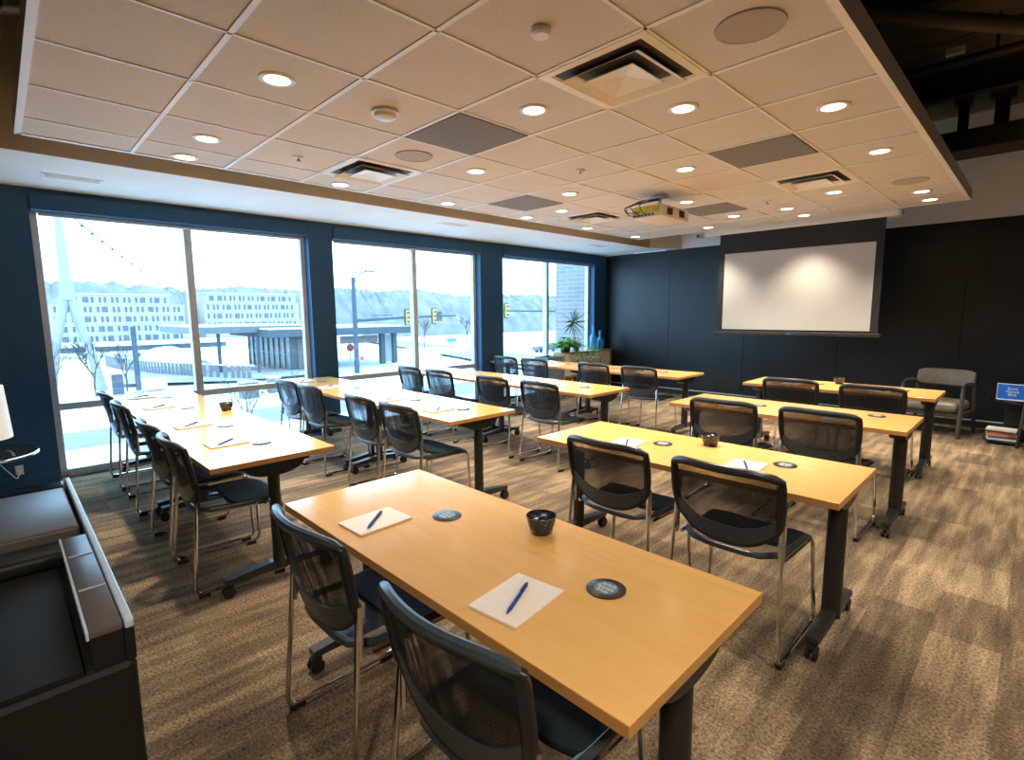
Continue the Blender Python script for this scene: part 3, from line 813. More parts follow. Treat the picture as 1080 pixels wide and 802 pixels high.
link('camera_lens', tube(NB(), [(0, -.05, .012), (0, -.066, .012)], .02, 16), 'gloss_black', t, True)

# ------------------------------------------------------------------ projector
t = thing('projector', 'white ceiling projector with yellow rear panel and hanging cables', 'projector', (-2.83, 4.93, 2.425))
link('projector_body', B(-.17, .17, -.27, .27, 0, .115, bev=.012, seg=3), 'projector_white', t, True)
link('rear_panel', B(-.135, .15, -.276, -.268, .045, .108, bev=.003), 'yellow_panel', t)
bm = B(-.15, .15, -.275, -.268, .008, .04, bev=.003)
link('connector_strip', bm, 'frame_metal', t)
for k in range(6): link('plug', tube(NB(), [(-.12 + k * .04, -.274, .024), (-.12 + k * .04, -.292, .024)], .009, 8), 'black_plastic', t, True)
for y0 in (-.12, .12):
    bm = B(.169, .174, y0 - .05, y0 + .05, .025, .09)
    for k in range(6): box(bm, .174, .178, y0 - .05, y0 + .05, .03 + k * .011, .034 + k * .011)
    link('vent_grille', bm, 'vent_dark', t)
link('lens_barrel', tube(NB(), [(-.05, .27, .06), (-.05, .31, .06)], .04, 18), 'gloss_black', t, True)
bm = NB(); tube(bm, [(0, -.02, .11), (0, -.02, .225)], .02, 12); box(bm, -.10, .10, -.10, .08, .115, .130, bev=.003); box(bm, -.07, .07, -.09, .05, .222, .232, bev=.003)
link('ceiling_mount', bm, 'frame_metal', t, True)
for pts in (((-.1, -.29, .024), (-.13, -.38, .02), (-.2, -.38, .10), (-.13, -.22, .17), (-.01, -.06, .20)), ((-.04, -.29, .024), (-.05, -.36, .03), (-.12, -.40, .10), (-.08, -.24, .18), (0, -.05, .21)),
            ((.02, -.29, .024), (.0, -.35, .04), (-.03, -.36, .12), (-.02, -.2, .16), (.01, -.05, .20)), ((-.06, -.29, .06), (-.18, -.34, .05), (-.22, -.3, .12), (-.1, -.12, .19), (0, -.03, .22))):
    link('cable', tube(NB(), fillet(pts, .08, 6), .0045, 6), 'black_plastic', t, True)

# ------------------------------------------------------------------ armchairs, side table, sign, books
def make_armchair(label, loc, rz):
    t = thing('armchair', label, 'armchair', loc, rz, 'taupe armchairs by the black wall')
    # front is -Y
    for s in (-1, 1):
        X = s * .30
        bm = NB(); tube(bm, [(X, -.27, 0), (X, -.245, .30), (X * .985, -.20, .60)], [.021, .024, .020], 10, flat=.8); link('front_leg', bm, 'dark_wood', t, True)
        bm = NB(); tube(bm, [(X, .30, 0), (X * .97, .24, .35), (X * .95, .235, .60)], [.018, .023, .018], 10, flat=.8); link('rear_leg', bm, 'dark_wood', t, True)
        bm = NB(); tube(bm, [(X * .985, -.225, .605), (X * .99, -.1, .625), (X * .97, .1, .615), (X * .93, .25, .59)], [.016, .026, .026, .018], 10, flat=.55); link('armrest', bm, 'dark_wood', t, True)
    bm = NB(); box(bm, -.285, .285, -.235, -.205, .235, .285); box(bm, -.285, .285, .22, .25, .235, .285)
    for s in (-1, 1): box(bm, s * .29 - .012, s * .29 + .012, -.21, .23, .235, .285)
    link('seat_apron', bm, 'dark_wood', t)
    bm = B(-.268, .268, -.27, .225, .29, .415, bev=.05, seg=5); link('seat_cushion', bm, 'leather_taupe', t, True)
    bm = NB(); nx = 16; Q = []
    prof = [(-.035, -.085), (-.05, 0), (-.035, .085), (0, .105), (.035, .085), (.05, 0), (.035, -.085), (0, -.105)]
    for i in range(nx + 1):
        u = -1 + 2 * i / nx; sc = 1 - .25 * abs(u) ** 8
        Q.append([bm.verts.new((.285 * u, .27 + a * sc - .035 * u * u + .12 * b, .66 + b * sc)) for a, b in prof])
    for i in range(nx):
        for k in range(8): bm.faces.new((Q[i][k], Q[i][(k + 1) % 8], Q[i + 1][(k + 1) % 8], Q[i + 1][k]))
    bm.faces.new(Q[0]); bm.faces.new(Q[-1][::-1])
    link('backrest', bm, 'leather_taupe', t, True)
    return t
make_armchair('taupe leather armchair with dark wooden arms by the black wall', (-.83, 8.17, 0), -.18)
make_armchair('taupe armchair cut off by the right edge of the photo', (.30, 7.56, 0), .3)
t = thing('side_table', 'round dark side table with shelf base, right of the taupe armchair', 'side table', (-.08, 8.16, 0))
link('table_top', lathe(NB(), [(.26, 0), (.27, .01), (.27, .022), (.262, .028)], seg=36, z0=.46), 'gloss_black', t, True)
link('pedestal', B(-.13, .13, -.13, .13, .03, .46, bev=.01), 'printer_dark', t)
link('base_plate', lathe(NB(), [(.30, 0), (.305, .012), (.30, .026), (.28, .03)], seg=36), 'dark_wood', t, True)
# blue sign card in a stand
t = thing('table_sign', 'bright blue sign card with three lines of white lettering on the round table', 'sign', (-.165, 8.02, .4885), -.12)
card = link('sign_card', B(-.125, .125, -.004, .004, .012, .175, bev=.003), 'sign_blue', t)
link('clear_border', B(-.132, .132, .0045, .007, 0, .182, bev=.001), 'white_plastic', t)
link('sign_foot', B(-.12, .12, -.03, .04, 0, .006, bev=.001), 'white_plastic', t)
cu = bpy.data.curves.new('lettering', 'FONT'); cu.body = 'Brick\nHouse\nBlue'; cu.align_x = 'CENTER'; cu.size = .042; cu.space_line = .8; cu.extrude = .0003
to = bpy.data.objects.new('tmp', cu); C.objects.link(to); bpy.context.view_layer.update()
me = bpy.data.meshes.new_from_object(to.evaluated_get(bpy.context.evaluated_depsgraph_get())); bpy.data.objects.remove(to)
me.materials.clear(); me.materials.append(MATS['letter_pale'])
lo = bpy.data.objects.new('lettering', me); C.objects.link(lo); lo.parent = t; lo.location = (0, -.0046, .115); lo.rotation_euler = (PI / 2, 0, 0)
z = .0305
bk = [('book_dark', .022, 'black'), ('book_white', .02, 'white'), ('book_blue', .022, 'blue and white'), ('book_tan', .018, 'tan'), ('book_red', .024, 'red orange'), ('book_dark', .016, 'dark grey'), ('book_white', .022, 'cream')]
pl = ['lowest', 'second from the bottom', 'third from the bottom', 'in the middle', 'third from the top', 'second from the top', 'topmost']
for k, (m, h, cn) in enumerate(bk):
    o = thing('book', '%s book in the stack under the side table, %s' % (cn, pl[k]), 'book', (-.215, 7.91, z), random.uniform(-.12, .12), 'books stacked under the side table')
    hw, hd = .125 - .006 * (k % 3), .085 + .004 * (k % 2)
    link('cover', box(box(B(-hw, hw, -hd, -hd + .003, 0, h), -hw, hw, -hd, hd, 0, .003), -hw, hw, -hd, hd, h - .003, h), m, o)
    link('pages', B(-hw + .004, hw - .004, -hd + .003, hd - .004, .003, h - .003), 'paper', o)
    z += h + .0006

# ------------------------------------------------------------------ printer in the near left corner
t = thing('office_printer', 'large black office printer cut off by the lower left corner', 'printer', (-1.03, .116, 0))
link('cabinet_body', box(B(-1.09, 0, -1.0, 0, .06, .93, bev=.012), -1.05, -.04, -.96, -.04, .02, .08), 'printer_dark', t)
link('scanner_lid', B(-1.02, -.60, -1.0, -.016, .93, .990, bev=.008, seg=3), 'printer_grey', t, True)
link('rear_strip', B(-1.088, -1.022, -.99, -.018, .93, .992, bev=.002), 'gloss_black', t)
bm = NB(); box(bm, -.60, -.50, -1.0, -.016, .93, .968, bev=.012, seg=3)
link('lid_hinge', bm, 'printer_dark', t, True)
pn = link('control_panel', B(-.505, -.004, -.058, -.014, .985, .998, bev=.003, seg=2), 'printer_grey', t, True)
link('panel_base', B(-.503, -.006, -.057, -.014, .93, .985), 'printer_dark', t)
link('panel_seam', box(B(-.372, -.368, -.056, -.016, .998, .9995), -.182, -.178, -.056, -.016, .998, .9995), 'edge_pale', pn)
link('panel_edge', B(-.505, -.004, -.0625, -.0585, .985, .9985), 'edge_pale', pn)
link('edge_trim', B(-1.09, 0, -.012, .001, .985, 1.0, bev=.003), 'edge_pale', t)
link('upper_body', B(-1.09, 0, -.0135, 0, .93, .985), 'printer_dark', t)
link('output_tray', B(-.49, -.005, -1.0, -.07, .93, .938), 'printer_dark', t)
link('front_drawer', B(-.0, .006, -.9, -.08, .12, .42, bev=.003), 'printer_dark', t)

# ------------------------------------------------------------------ lamp on its side table by the blue wall
t = thing('lamp_table', 'round black side table with a chrome rim at the left edge of the photo', 'side table', (-5.3, -.19, 0))
link('table_top', lathe(NB(), [(.32, 0), (.325, .008), (.32, .016)], seg=40, z0=.492), 'gloss_black', t, True)
link('rim', lathe(NB(), [(.326, -.001), (.333, .002), (.333, .015), (.326, .018)], seg=40, z0=.492, caps=(False, False)), 'chrome', t, True)
link('stem', tube(NB(), [(0, 0, .02), (0, 0, .492)], .02, 14), 'chrome', t, True)
link('foot', lathe(NB(), [(.18, 0), (.18, .008), (.03, .022)], seg=32), 'chrome', t, True)
t = thing('table_lamp', 'lit white drum shade lamp with a glass base at the left edge', 'lamp', (-5.3, -.20, .5085))
link('lamp_shade', lathe(NB(), [(.185, .12), (.21, .12), (.19, .50), (.187, .50), (.206, .125)], seg=36, caps=(False, False)), 'shade_glow', t, True)
link('lamp_base', lathe(NB(), [(.06, 0), (.065, .012), (.03, .03), (.035, .06), (.015, .09), (.012, .17)], seg=24), 'bottle_glass', t, True)
link('socket', lathe(NB(), [(.018, .17), (.018, .23)], seg=14), 'chrome', t, True)
ld = bpy.data.lights.new('lamp_bulb', 'POINT'); ld.energy = 2.2; ld.color = (1, .8, .55); ld.shadow_soft_size = .04
o = bpy.data.objects.new('bulb', ld); C.objects.link(o); o.parent = t; o.location = (0, 0, .30)
bm = NB(); tube(bm, fillet([(0, 0, 0), (.05, .02, .035), (.10, .05, .03), (.15, .06, .003)], .03, 5), .006, 8)
tag(link('glass_ornament', bm, 'bottle_glass', smooth=True, loc=(-5.22, -.06, .515)), 'small curved glass ornament beside the table lamp', 'ornament')
t = thing('wall_outlet', 'white wall outlet low on the blue wall under the lamp table', 'outlet', (XW, .02, .16))
link('cover_plate', B(0, .005, -.026, .026, -.042, .042, bev=.002), 'white_plastic', t)
link('plug', B(.006, .03, -.016, .016, -.03, 0, bev=.003), 'white_plastic', t)
link('cord', tube(NB(), fillet([(.03, 0, -.01), (.10, -.02, -.06), (.25, -.1, .10), (.50, -.17, .335)], .06, 5), .004, 6), 'white_plastic', t, True)

# ------------------------------------------------------------------ cabinet, planter, plants and bottles in the far window corner
t = thing('low_cabinet', 'low oak framed cabinet with pale doors in the far window corner', 'cabinet', (-6.2, 7.15, 0))
bm = NB()
box(bm, 0, .27, 0, 1.45, .76, .785, bev=.003)
for yy in (0, .70, 1.425): box(bm, 0, .27, yy, yy + .025, .02, .76)
box(bm, 0, .27, .025, 1.425, .02, .045); box(bm, 0, .01, .025, 1.425, .045, .76); box(bm, .01, .26, .025, 1.425, .33, .35)
link('cabinet_frame', bm, 'oak', t)
for y0 in (.03, .73):
    d = link('cabinet_door', B(.252, .268, y0, y0 + .66, .36, .755, bev=.003), 'door_white', t)
    link('door_handle', tube(NB(), fillet([(.268, y0 + .33, .53), (.29, y0 + .33, .53), (.29, y0 + .33, .62), (.268, y0 + .33, .62)], .01, 3), .006, 8), 'leg_metal', d, True)
for k, (yy, m, lb) in enumerate(((.12, 'book_blue', 'blue binder standing on the low shelf of the corner cabinet'), (.19, 'book_red', 'red binder standing on the low shelf of the corner cabinet'), (.26, 'book_white', 'white binder standing on the low shelf of the corner cabinet'), (.42, 'oak', 'tan box on the low shelf of the corner cabinet'))):
    o = link('binder' if k < 3 else 'storage_box', B(-.1, .1, -.025 if k < 3 else -.08, .025 if k < 3 else .08, 0, .25 if k < 3 else .18, bev=.004), m, loc=(-6.05, 7.15 + yy, .0455))
    tag(o, lb, 'binder' if k < 3 else 'box', 'things on the cabinet shelf')
t = thing('planter', 'tall blue grey box planter beside the corner cabinet', 'planter', (-6.05, 6.87, 0))
bm = NB()
for a in ((-.16, .16, -.20, -.18), (-.16, .16, .18, .20), (-.16, -.14, -.18, .18), (.14, .16, -.18, .18)): box(bm, *a, 0.0, .74, bev=.002, seg=1)
link('planter_box', bm, 'planter_grey', t)
link('planter_soil', B(-.14, .14, -.18, .18, .6, .71), 'soil', t)

def leaf(bm, base, d, up, L, W, bend=.3, segs=4):
    d = d.normalized(); side = d.cross(up); side = side.normalized() if side.length > 1e-4 else Vector((1, 0, 0))
    prev = None
    for k in range(segs + 1):
        s = k / segs; p = base + d * L * s - Vector((0, 0, 1)) * bend * L * s * s
        wd = W * math.sin(PI * min(.97, .08 + .92 * s)) * .5
        r = (bm.verts.new(p - side * wd), bm.verts.new(p + side * wd))
        if prev: bm.faces.new((prev[0], prev[1], r[1], r[0]))
        prev = r
# bushy trailing pothos on the cabinet
t = thing('potted_pothos', 'bushy bright green trailing plant in a dark pot on the cabinet end', 'plant', (-6.03, 7.30, .786))
link('pot', lathe(NB(), [(.07, 0), (.085, .02), (.095, .13), (.10, .14), (.09, .14), (.08, .10)], seg=24), 'leg_metal', t, True)
link('pot_soil', lathe(NB(), [(.082, .10), (.082, .118)], seg=20), 'soil', t)
bm = NB(); bs = NB()
for k in range(230):
    a = random.uniform(0, 2 * PI); el = random.uniform(-.1, 1.2); rr = random.uniform(.04, .30)
    p = Vector((math.cos(a) * rr * .45, math.sin(a) * rr * 1.0 + .05, .13 + .17 * math.sin(el) * random.random()))
    d = Vector((math.cos(a), math.sin(a), math.sin(el) * .5))
    leaf(bm, p, d, Vector((0, 0, 1)), random.uniform(.08, .13), random.uniform(.06, .10), random.uniform(.1, .7))
for k in range(6):
    y0 = .05 + .12 * k; pts = [Vector((.06, y0 * .5, .14)), Vector((.15, y0, .10)), Vector((.185, y0 + .05, -.05)), Vector((.185, y0 + .08, -.12 - .05 * (k % 3)))]
    pts = fillet(pts, .06, 4); tube(bs, pts, .003, 5)
    for p in pts[2::2]:
        a = random.uniform(-1, 1); leaf(bm, p, Vector((.4, a, .1)), Vector((0, 0, 1)), .075, .06, .5)
link('foliage', bm, 'leaf', t, True); link('vine', bs, 'leaf', t, True)
# tall spiky dracaena behind it
t = thing('potted_dracaena', 'tall thin spiky plant rising behind the bushy green one', 'plant', (-6.12, 7.72, .786))
link('pot', lathe(NB(), [(.05, 0), (.055, .01), (.06, .09), (.054, .09), (.05, .07)], seg=20), 'planter_grey', t, True)
link('trunk', tube(NB(), [(0, 0, .07), (.0, -.04, .25), (0, -.09, .45), (.0, -.10, .56)], [.010, .009, .008, .006], 8), 'stem_brown', t, True)
bm = NB()
for k in range(60):
    a = random.uniform(0, 2 * PI); el = random.uniform(-1.25, 1.35)
    d = Vector((math.cos(a) * math.cos(el) * .45, math.sin(a) * math.cos(el), math.sin(el)))
    leaf(bm, Vector((.01, -.10, .56 - .06 * random.random())), d, Vector((0.9, .2, .3)), random.uniform(.22, .38), .016, .10)
link('spiky_leaves', bm, 'leaf_dusty', t, True)
# blue glass bottles
def bottle(y, x, h, r, lb, neck=.022):
    p = [(r * .9, 0), (r, .01), (r, h * .50), (r * .8, h * .60), (neck, h * .72), (neck, h * .93), (neck * 1.3, h * .94), (neck * 1.3, h)]
    t = thing('glass_bottle', lb, 'bottle', (x, y, .786), group='blue glass bottles on the cabinet')
    link('bottle_body', lathe(NB(), p, seg=24), 'blue_glass', t, True)
    link('stopper', lathe(NB(), [(neck * .9, h), (neck * 1.1, h + .012), (neck * 1.2, h + .03), (neck * .4, h + .04)], seg=16), 'blue_glass', t, True)
bottle(8.22, -6.09, .44, .075, 'tall blue glass bottle, left one on the corner cabinet')
bottle(8.41, -6.07, .33, .07, 'shorter blue glass jug, right one on the corner cabinet')

# ------------------------------------------------------------------ outdoors
G0 = -4.2
bm = NB()
N = 90; V = []
for j in range(N + 1):
    row = []
    for i in range(N + 1):
        x = -7.2 - 250 * (i / N) ** 1.8; y = -60 + 360 * (j / N)
        row.append(bm.verts.new((x, y, G0 + (.25 * noise.noise(Vector((x * .09, y * .09, 0))) if x < -45 else 0))))
    V.append(row)
for j in range(N):
    for i in range(N): bm.faces.new((V[j][i], V[j][i + 1], V[j + 1][i + 1], V[j + 1][i]))
struct('snow_ground', bm, 'snow', smooth=True)
struct('street', prism(NB(), [(-33.2, -40), (-28.4, -40), (-28.4, 34), (-36, 80), (-44, 80), (-33.2, 34)], 'z', G0 + .005, G0 + .02), 'road_grey')
struct('cross_street', prism(NB(), [(-33, 36), (-33, 46), (-120, 66), (-120, 60)], 'z', G0 + .26, G0 + .28), 'paving_grey')
struct('plaza', prism(NB(), [(-47, 14), (-47, 24), (-60, 17), (-70, 10), (-52, 6.5)], 'z', G0 + .24, G0 + .27), 'paving_grey')
tag(link('brick_wing', B(-7.72, -6.47, 9.0, 10.2, -4.2, 5.0), 'brick_grey'), 'grey brick wall of the neighbouring wing outside the far window', 'wall')

def mound(bm, cx, cy, rx, ry, h, seed=0):
    ns, nr = 20, 6; rings = []
    for j in range(nr + 1):
        t = j / nr; ring = []
        for k in range(ns):
            a = 2 * PI * k / ns; rr = (1 - t) * (1 + .25 * noise.noise(Vector((math.cos(a) * 2 + seed, math.sin(a) * 2, t * 2))))
            ring.append(bm.verts.new((cx + rx * rr * math.cos(a), cy + ry * rr * math.sin(a), G0 + h * math.sin(t * PI / 2) ** .8 * (1 + .2 * noise.noise(Vector((a, seed, t)))))))
        rings.append(ring)
    for a, b in zip(rings, rings[1:]):
        for k in range(ns): bm.faces.new((a[k], a[(k + 1) % ns], b[(k + 1) % ns], b[k]))
    bm.faces.new(rings[-1]); return bm
for (x, y, rx, ry, h, lb) in ((-75, 14.5, 5, 3.8, 1.9, 'large snow bank behind the curved fence'), (-60.5, 14.6, 2.5, 1.6, 1.1, 'snow bank beside the low glass pavilion'), (-36.5, 3.5, 2, 6, .5, 'long low snow bank along the near street'),
                              (-26.5, 4, 1.6, 12, .45, 'snow bank on the near side of the street'), (-62, 44, 5, 8, .9, 'snow bank beyond the street seen through the middle window'), (-60, 70, 5, 8, 1.0, 'snow bank beyond the street seen through the far window')):
    tag(link('snow_bank', mound(NB(), x, y, rx, ry, h, x), 'snow', smooth=True), lb, 'snow bank', 'snow banks outside')
# curved fence
t = thing('curved_fence', 'curved grey fence of upright boards outside the first window', 'fence', (-57.5, 10.5, G0))
fp = fillet([(-74, 8.4, 0), (-66, 8.9, 0), (-58, 10.6, 0), (-51, 13.2, 0), (-47.5, 15.5, 0)], 3, 5)
bm = NB(); bm2 = NB()
o_ = Vector((-57.5, 10.5, 0))
for a, b in zip(fp, fp[1:]):
    n_ = max(1, int((b - a).length / .45))
    for k in range(n_):
        p = a + (b - a) * (k / n_) - o_; d = (b - a).normalized() * .17
        q = d.cross(Vector((0, 0, 1))).normalized() * .03
        prism(bm, [((p - d - q).x, (p - d - q).y), ((p + d - q).x, (p + d - q).y), ((p + d + q).x, (p + d + q).y), ((p - d + q).x, (p - d + q).y)], 'z', .1, 1.35)
link('fence_boards', bm, 'canopy_light', t)
tube(bm2, [p - o_ + Vector((0, 0, 1.38)) for p in fp], .06, 6); link('top_rail', bm2, 'snow', t, True)

# street light and signal mast
t = thing('street_light', 'blue grey street light pole with curved lamp arm and long signal mast arm', 'street light', (-46.31, 24.5, G0))
link('pole', tube(NB(), [(0, 0, 0), (0, 0, 9.2)], [.26, .2], 14), 'pole_blue', t, True)
link('lamp_arm', tube(NB(), fillet([(0, 0, 8.5), (0, .7, 9.55), (0, 1.5, 9.85), (0, 2.0, 9.85)], .6, 5), .06, 8), 'pole_blue', t, True)
link('lamp_head', B(-.15, .15, 1.3, 2.2, 9.77, 9.92, bev=.04), 'pole_blue', t)
link('mast_arm', tube(NB(), [(0, 0, 5.1), (0, 6, 5.35), (0, 12.3, 5.5)], [.17, .13, .09], 12), 'pole_blue', t, True)
link('upper_brace', tube(NB(), [(0, 1.8, 5.55), (0, 4.2, 5.6)], .05, 8), 'pole_blue', t, True)
link('small_sign', B(.27, .3, .12, .75, 1.9, 2.8), 'white_plastic', t); link('warning_sign', B(.27, .3, .2, .6, 1.3, 1.65), 'sign_red', t)
def signal(parent, y, z, hgt, x=.2):
    g = link('signal_backplate', B(x - .06, x, y - .34, y + .34, z - hgt / 2, z + hgt / 2, bev=.02), 'pole_blue', parent)
    link('signal_head', B(x, x + .2, y - .2, y + .2, z - hgt / 2 + .12, z + hgt / 2 - .12, bev=.03), 'signal_yellow', g)
    bm = NB()
    for k in range(3):
        zz = z + (k - 1) * (hgt - .2) / 3.2
        tube(bm, [(x + .19, y, zz), (x + .3, y, zz)], .11, 12)
    link('signal_lens', bm, 'canopy_blue', g, True)
for yy, zz, hh in ((5.75, 5.35, 1.7), (9.15, 5.45, 1.7), ): signal(t, yy, zz, hh)
link('street_name_sign', B(-.05, .0, 9.5, 10.4, 4.9, 5.95, bev=.02), 'canopy_blue', t)
t = thing('signal_mast', 'second traffic signal arm seen through the far window', 'traffic signal', (-40, 49.5, G0))
link('pole', tube(NB(), [(0, 0, 0), (0, 0, 6.6)], .18, 12), 'pole_blue', t, True)
link('mast_arm', tube(NB(), [(0, 0, 5.85), (0, -11.5, 5.95)], [.13, .08], 10), 'pole_blue', t, True)
bm = NB()
for a, b in (((0, 0, 6.3), (0, -6, 6.25)),): tube(bm, [a, b], .035, 6)
for k in range(8): tube(bm, [(0, -.6 - k * .7, 5.9), (0, -.95 - k * .7, 6.27), (0, -1.3 - k * .7, 5.9)], .025, 5)
link('arm_truss', bm, 'canopy_light', t, True)
signal(t, -11.1, 5.95, 1.6)

# big forked mast with light string
t = thing('forked_mast', 'tall white forked mast rising outside the first window', 'mast', (-50, 3.8, G0))
link('mast_column', tube(NB(), [(0, .05, 6.9), (0, .05, 8.5), (0, .0, 12.5), (0, 0, 17)], [.46, .36, .24, .2], 16), 'mast_white', t, True)
for s in (-1, 1):
    link('mast_leg', tube(NB(), [(0, .05 + s * .12, 7.2), (0, s * .55, 5.2), (0, s * 1.0, 3.2), (0, s * 1.5, 0)], [.32, .3, .3, .34], 12), 'mast_white', t, True)
link('cross_tie', tube(NB(), [(0, -.3, 6.4), (0, .4, 6.4)], .08, 8), 'canopy_light', t, True)
t = thing('light_string', 'thin sagging string of small bulbs running from the mast', 'string lights', (-50, 4.0, 9.3))
def strp(s):
    a, b = Vector((0, 0, 0)), Vector((-99, 27.7, -2.7)); p = a.lerp(b, s); p.z -= 1.2 * s * (1 - s); return p
bm = NB(); tube(bm, [strp(k / 40) for k in range(41)], .06, 5); link('wire', bm, 'bark', t, True)
bm = NB()
for k in range(1, 12):
    p = strp(50 * (k / 12) / (149 - 99 * (k / 12))); m_ = Matrix.Translation(p - Vector((0, 0, .15))); bmesh.ops.create_icosphere(bm, subdivisions=1, radius=.13, matrix=m_)
ob = link('string_bulb', bm, 'bark', t, True); ob['kind'] = 'stuff'

# low pavilion with canopy
t = thing('glass_pavilion', 'low flat roofed pavilion with blue canopy and glass walls across the street', 'building', (-58, 22, G0))
link('roof', B(-9, 4, -9.5, 1.0, 4.0, 4.62), 'canopy_light', t)
link('roof_snow', B(-9, 3.9, -9.4, .9, 4.62, 4.70), 'snow', t)
link('canopy', B(-5, 7.2, -3.8, 12, 3.55, 4.30, bev=.05), 'canopy_blue', t)
link('canopy_snow', B(-4.9, 7.0, -3.7, 11.8, 4.3, 4.42), 'snow', t)
bm = NB(); box(bm, -6, 6.0, -1.5, -1.3, 0, 3.55)
link('glass_wall', bm, 'pavilion_glass', t)
bm = NB()
for k in range(9): box(bm, -6 + k * 1.5, -5.93 + k * 1.5, -1.62, -1.5, 0, 3.55)
box(bm, -6, 6, -1.62, -1.5, 1.7, 1.8)
link('glazing_bar', bm, 'window_blue', t)
link('side_wall', box(B(5.9, 6.1, -1.3, 2.4, 0, 3.55), 5.9, 6.2, -1.6, -1.2, 0, 3.55), ['canopy_blue'], t)
link('siding_panel', B(6.1, 6.16, -.9, 2.2, .3, 3.3), 'siding_brown', t)
for yy in (9.6, 11.2): link('canopy_column', B(4.2, 4.7, yy - .3, yy + .25, 0, 3.6), 'canopy_blue', t)
link('column_screen', B(4.4, 4.45, 9.85, 10.9, .2, 3.3), 'pale_concrete', t)
link('sign_band', B(6.2, 6.3, 3.6, 8.0, 2.6, 3.4), 'siding_brown', t)
# poles standing in the plaza
for x, y, h, lb in ((-46.7, 7.06, 4.95, 'thick dark blue post outside the first window'), (-55, 14.9, 3.95, 'dark blue post in front of the pavilion, left one'), (-52, 17.4, 3.5, 'thin dark blue post beside the pavilion canopy'), (-46, 10.6, 3.6, 'thin post at the left side of the first mullion')):
    t = thing('plaza_post', lb, 'post', (x, y, G0), group='dark posts on the snowy plaza')
    r = .18 if 'thick' in lb else .16 if 'left one' in lb else .12
    link('shaft', tube(NB(), [(0, 0, 0), (0, 0, h)], r, 12), 'pole_blue', t, True); link('base', lathe(NB(), [(r * 1.6, 0), (r * 1.6, .2), (r, .25)], seg=14), 'pale_concrete', t, True)
# covered walkway in the distance
t = thing('covered_walkway', 'long low covered walkway in front of the white apartments', 'walkway', (-92, 4, G0))
link('walkway_roof', B(-1.5, 1.5, -4, 22, 1.55, 1.85), 'snow', t)
bm = NB(); box(bm, -.1, .1, -4, 22, .75, 1.5)
link('walkway_truss', bm, 'canopy_light', t)
bm = NB()
for k in range(14): tube(bm, [(1.5, -3.5 + k * 1.85, .2), (1.5, -2.6 + k * 1.85, 1.5)], .06, 6)
link('walkway_strut', bm, 'window_blue', t)

# apartment blocks
def apartments(lb, x, y0, y1, floors, zt, fh=2.25, setback=0, gap=1.25):
    t = thing('apartment_block', lb, 'building', (x, y0, G0), group='white apartment blocks in the distance')
    top = zt - G0
    link('facade', B(-14, 0, 0, y1 - y0, 0, top - fh), 'apartment_white', t)
    link('top_floor', B(-14, -.6, setback, y1 - y0 - setback * .6, top - fh, top), 'apartment_white', t)
    link('roof_edge', B(-14.2, -.3, setback - .2, y1 - y0 - setback * .6 + .2, top, top + .25), 'snow', t)
    for f in range(floors):
        z1 = top - fh * f - .55; a = setback + .6 if f == 0 else .6; b = (y1 - y0) - (setback * .6 if f == 0 else 0) - .6
        bm = NB(); y = a; k = 0; rnd = random.Random(f + int(x))
        while y < b - .6:
            wd = .5 if rnd.random() < .75 else 1.1
            box(bm, -.62 if f == 0 else -.02, -.55 if f == 0 else .06, y, y + wd, z1 - 1.25, z1); y += wd + (.42 if k % 2 else .85); k += 1
        link('window_row', bm, 'window_blue', t)
        if f: link('floor_band', B(0, .12, 0, y1 - y0, z1 + .3, z1 + .45), 'apartment_white', t)
    return t
apartments('large white apartment block behind the forked mast, five floors of windows', -150, 7, 33.5, 5, 6.4, 2.2, 4.5)
apartments('lower white apartment block seen right of the first mullion', -150, 38, 62, 4, 7.1, 2.3, .8)

# wooded ridge
def ridge(name, lb, x, y0, y1, z, dep, amp, seed):
    bm = NB(); n = 520; cols = []
    for i in range(n + 1):
        y = y0 + (y1 - y0) * i / n
        h = z + amp * (noise.noise(Vector((y * .03, seed, 0))) * 1.4 + noise.noise(Vector((y * .25, seed, 3))) * .5 + noise.noise(Vector((y * 1.5, seed, 7))) * .6)
        h = G0 + (h - G0) * min(1, (i + .0) / 50 + .02, (n - i) / 50 + .02)
        cols.append([bm.verts.new(p) for p in ((x + dep, y, G0 - 1), (x + dep * .6 + 3 * noise.noise(Vector((y * .2, seed, 1))), y, G0 + (h - G0) * .5), (x + dep * .25 + 2 * noise.noise(Vector((y * .3, seed, 2))), y, G0 + (h - G0) * .85), (x, y, h), (x - dep, y, G0 - 1))])
    for a, b in zip(cols, cols[1:]):
        for k in range(4): bm.faces.new((a[k], a[k + 1], b[k + 1], b[k]))
    o = link(name, bm, 'forest_haze', smooth=False); tag(o, lb, 'trees', kind='stuff')
ridge('wooded_hill', 'long haze-coloured wooded hill along the horizon', -225, -60, 360, 12.5, 16, 2.2, 3)
ridge('wooded_slope', 'nearer band of bare woods beyond the street', -120, 66, 210, 5.5, 10, 1.2, 9)

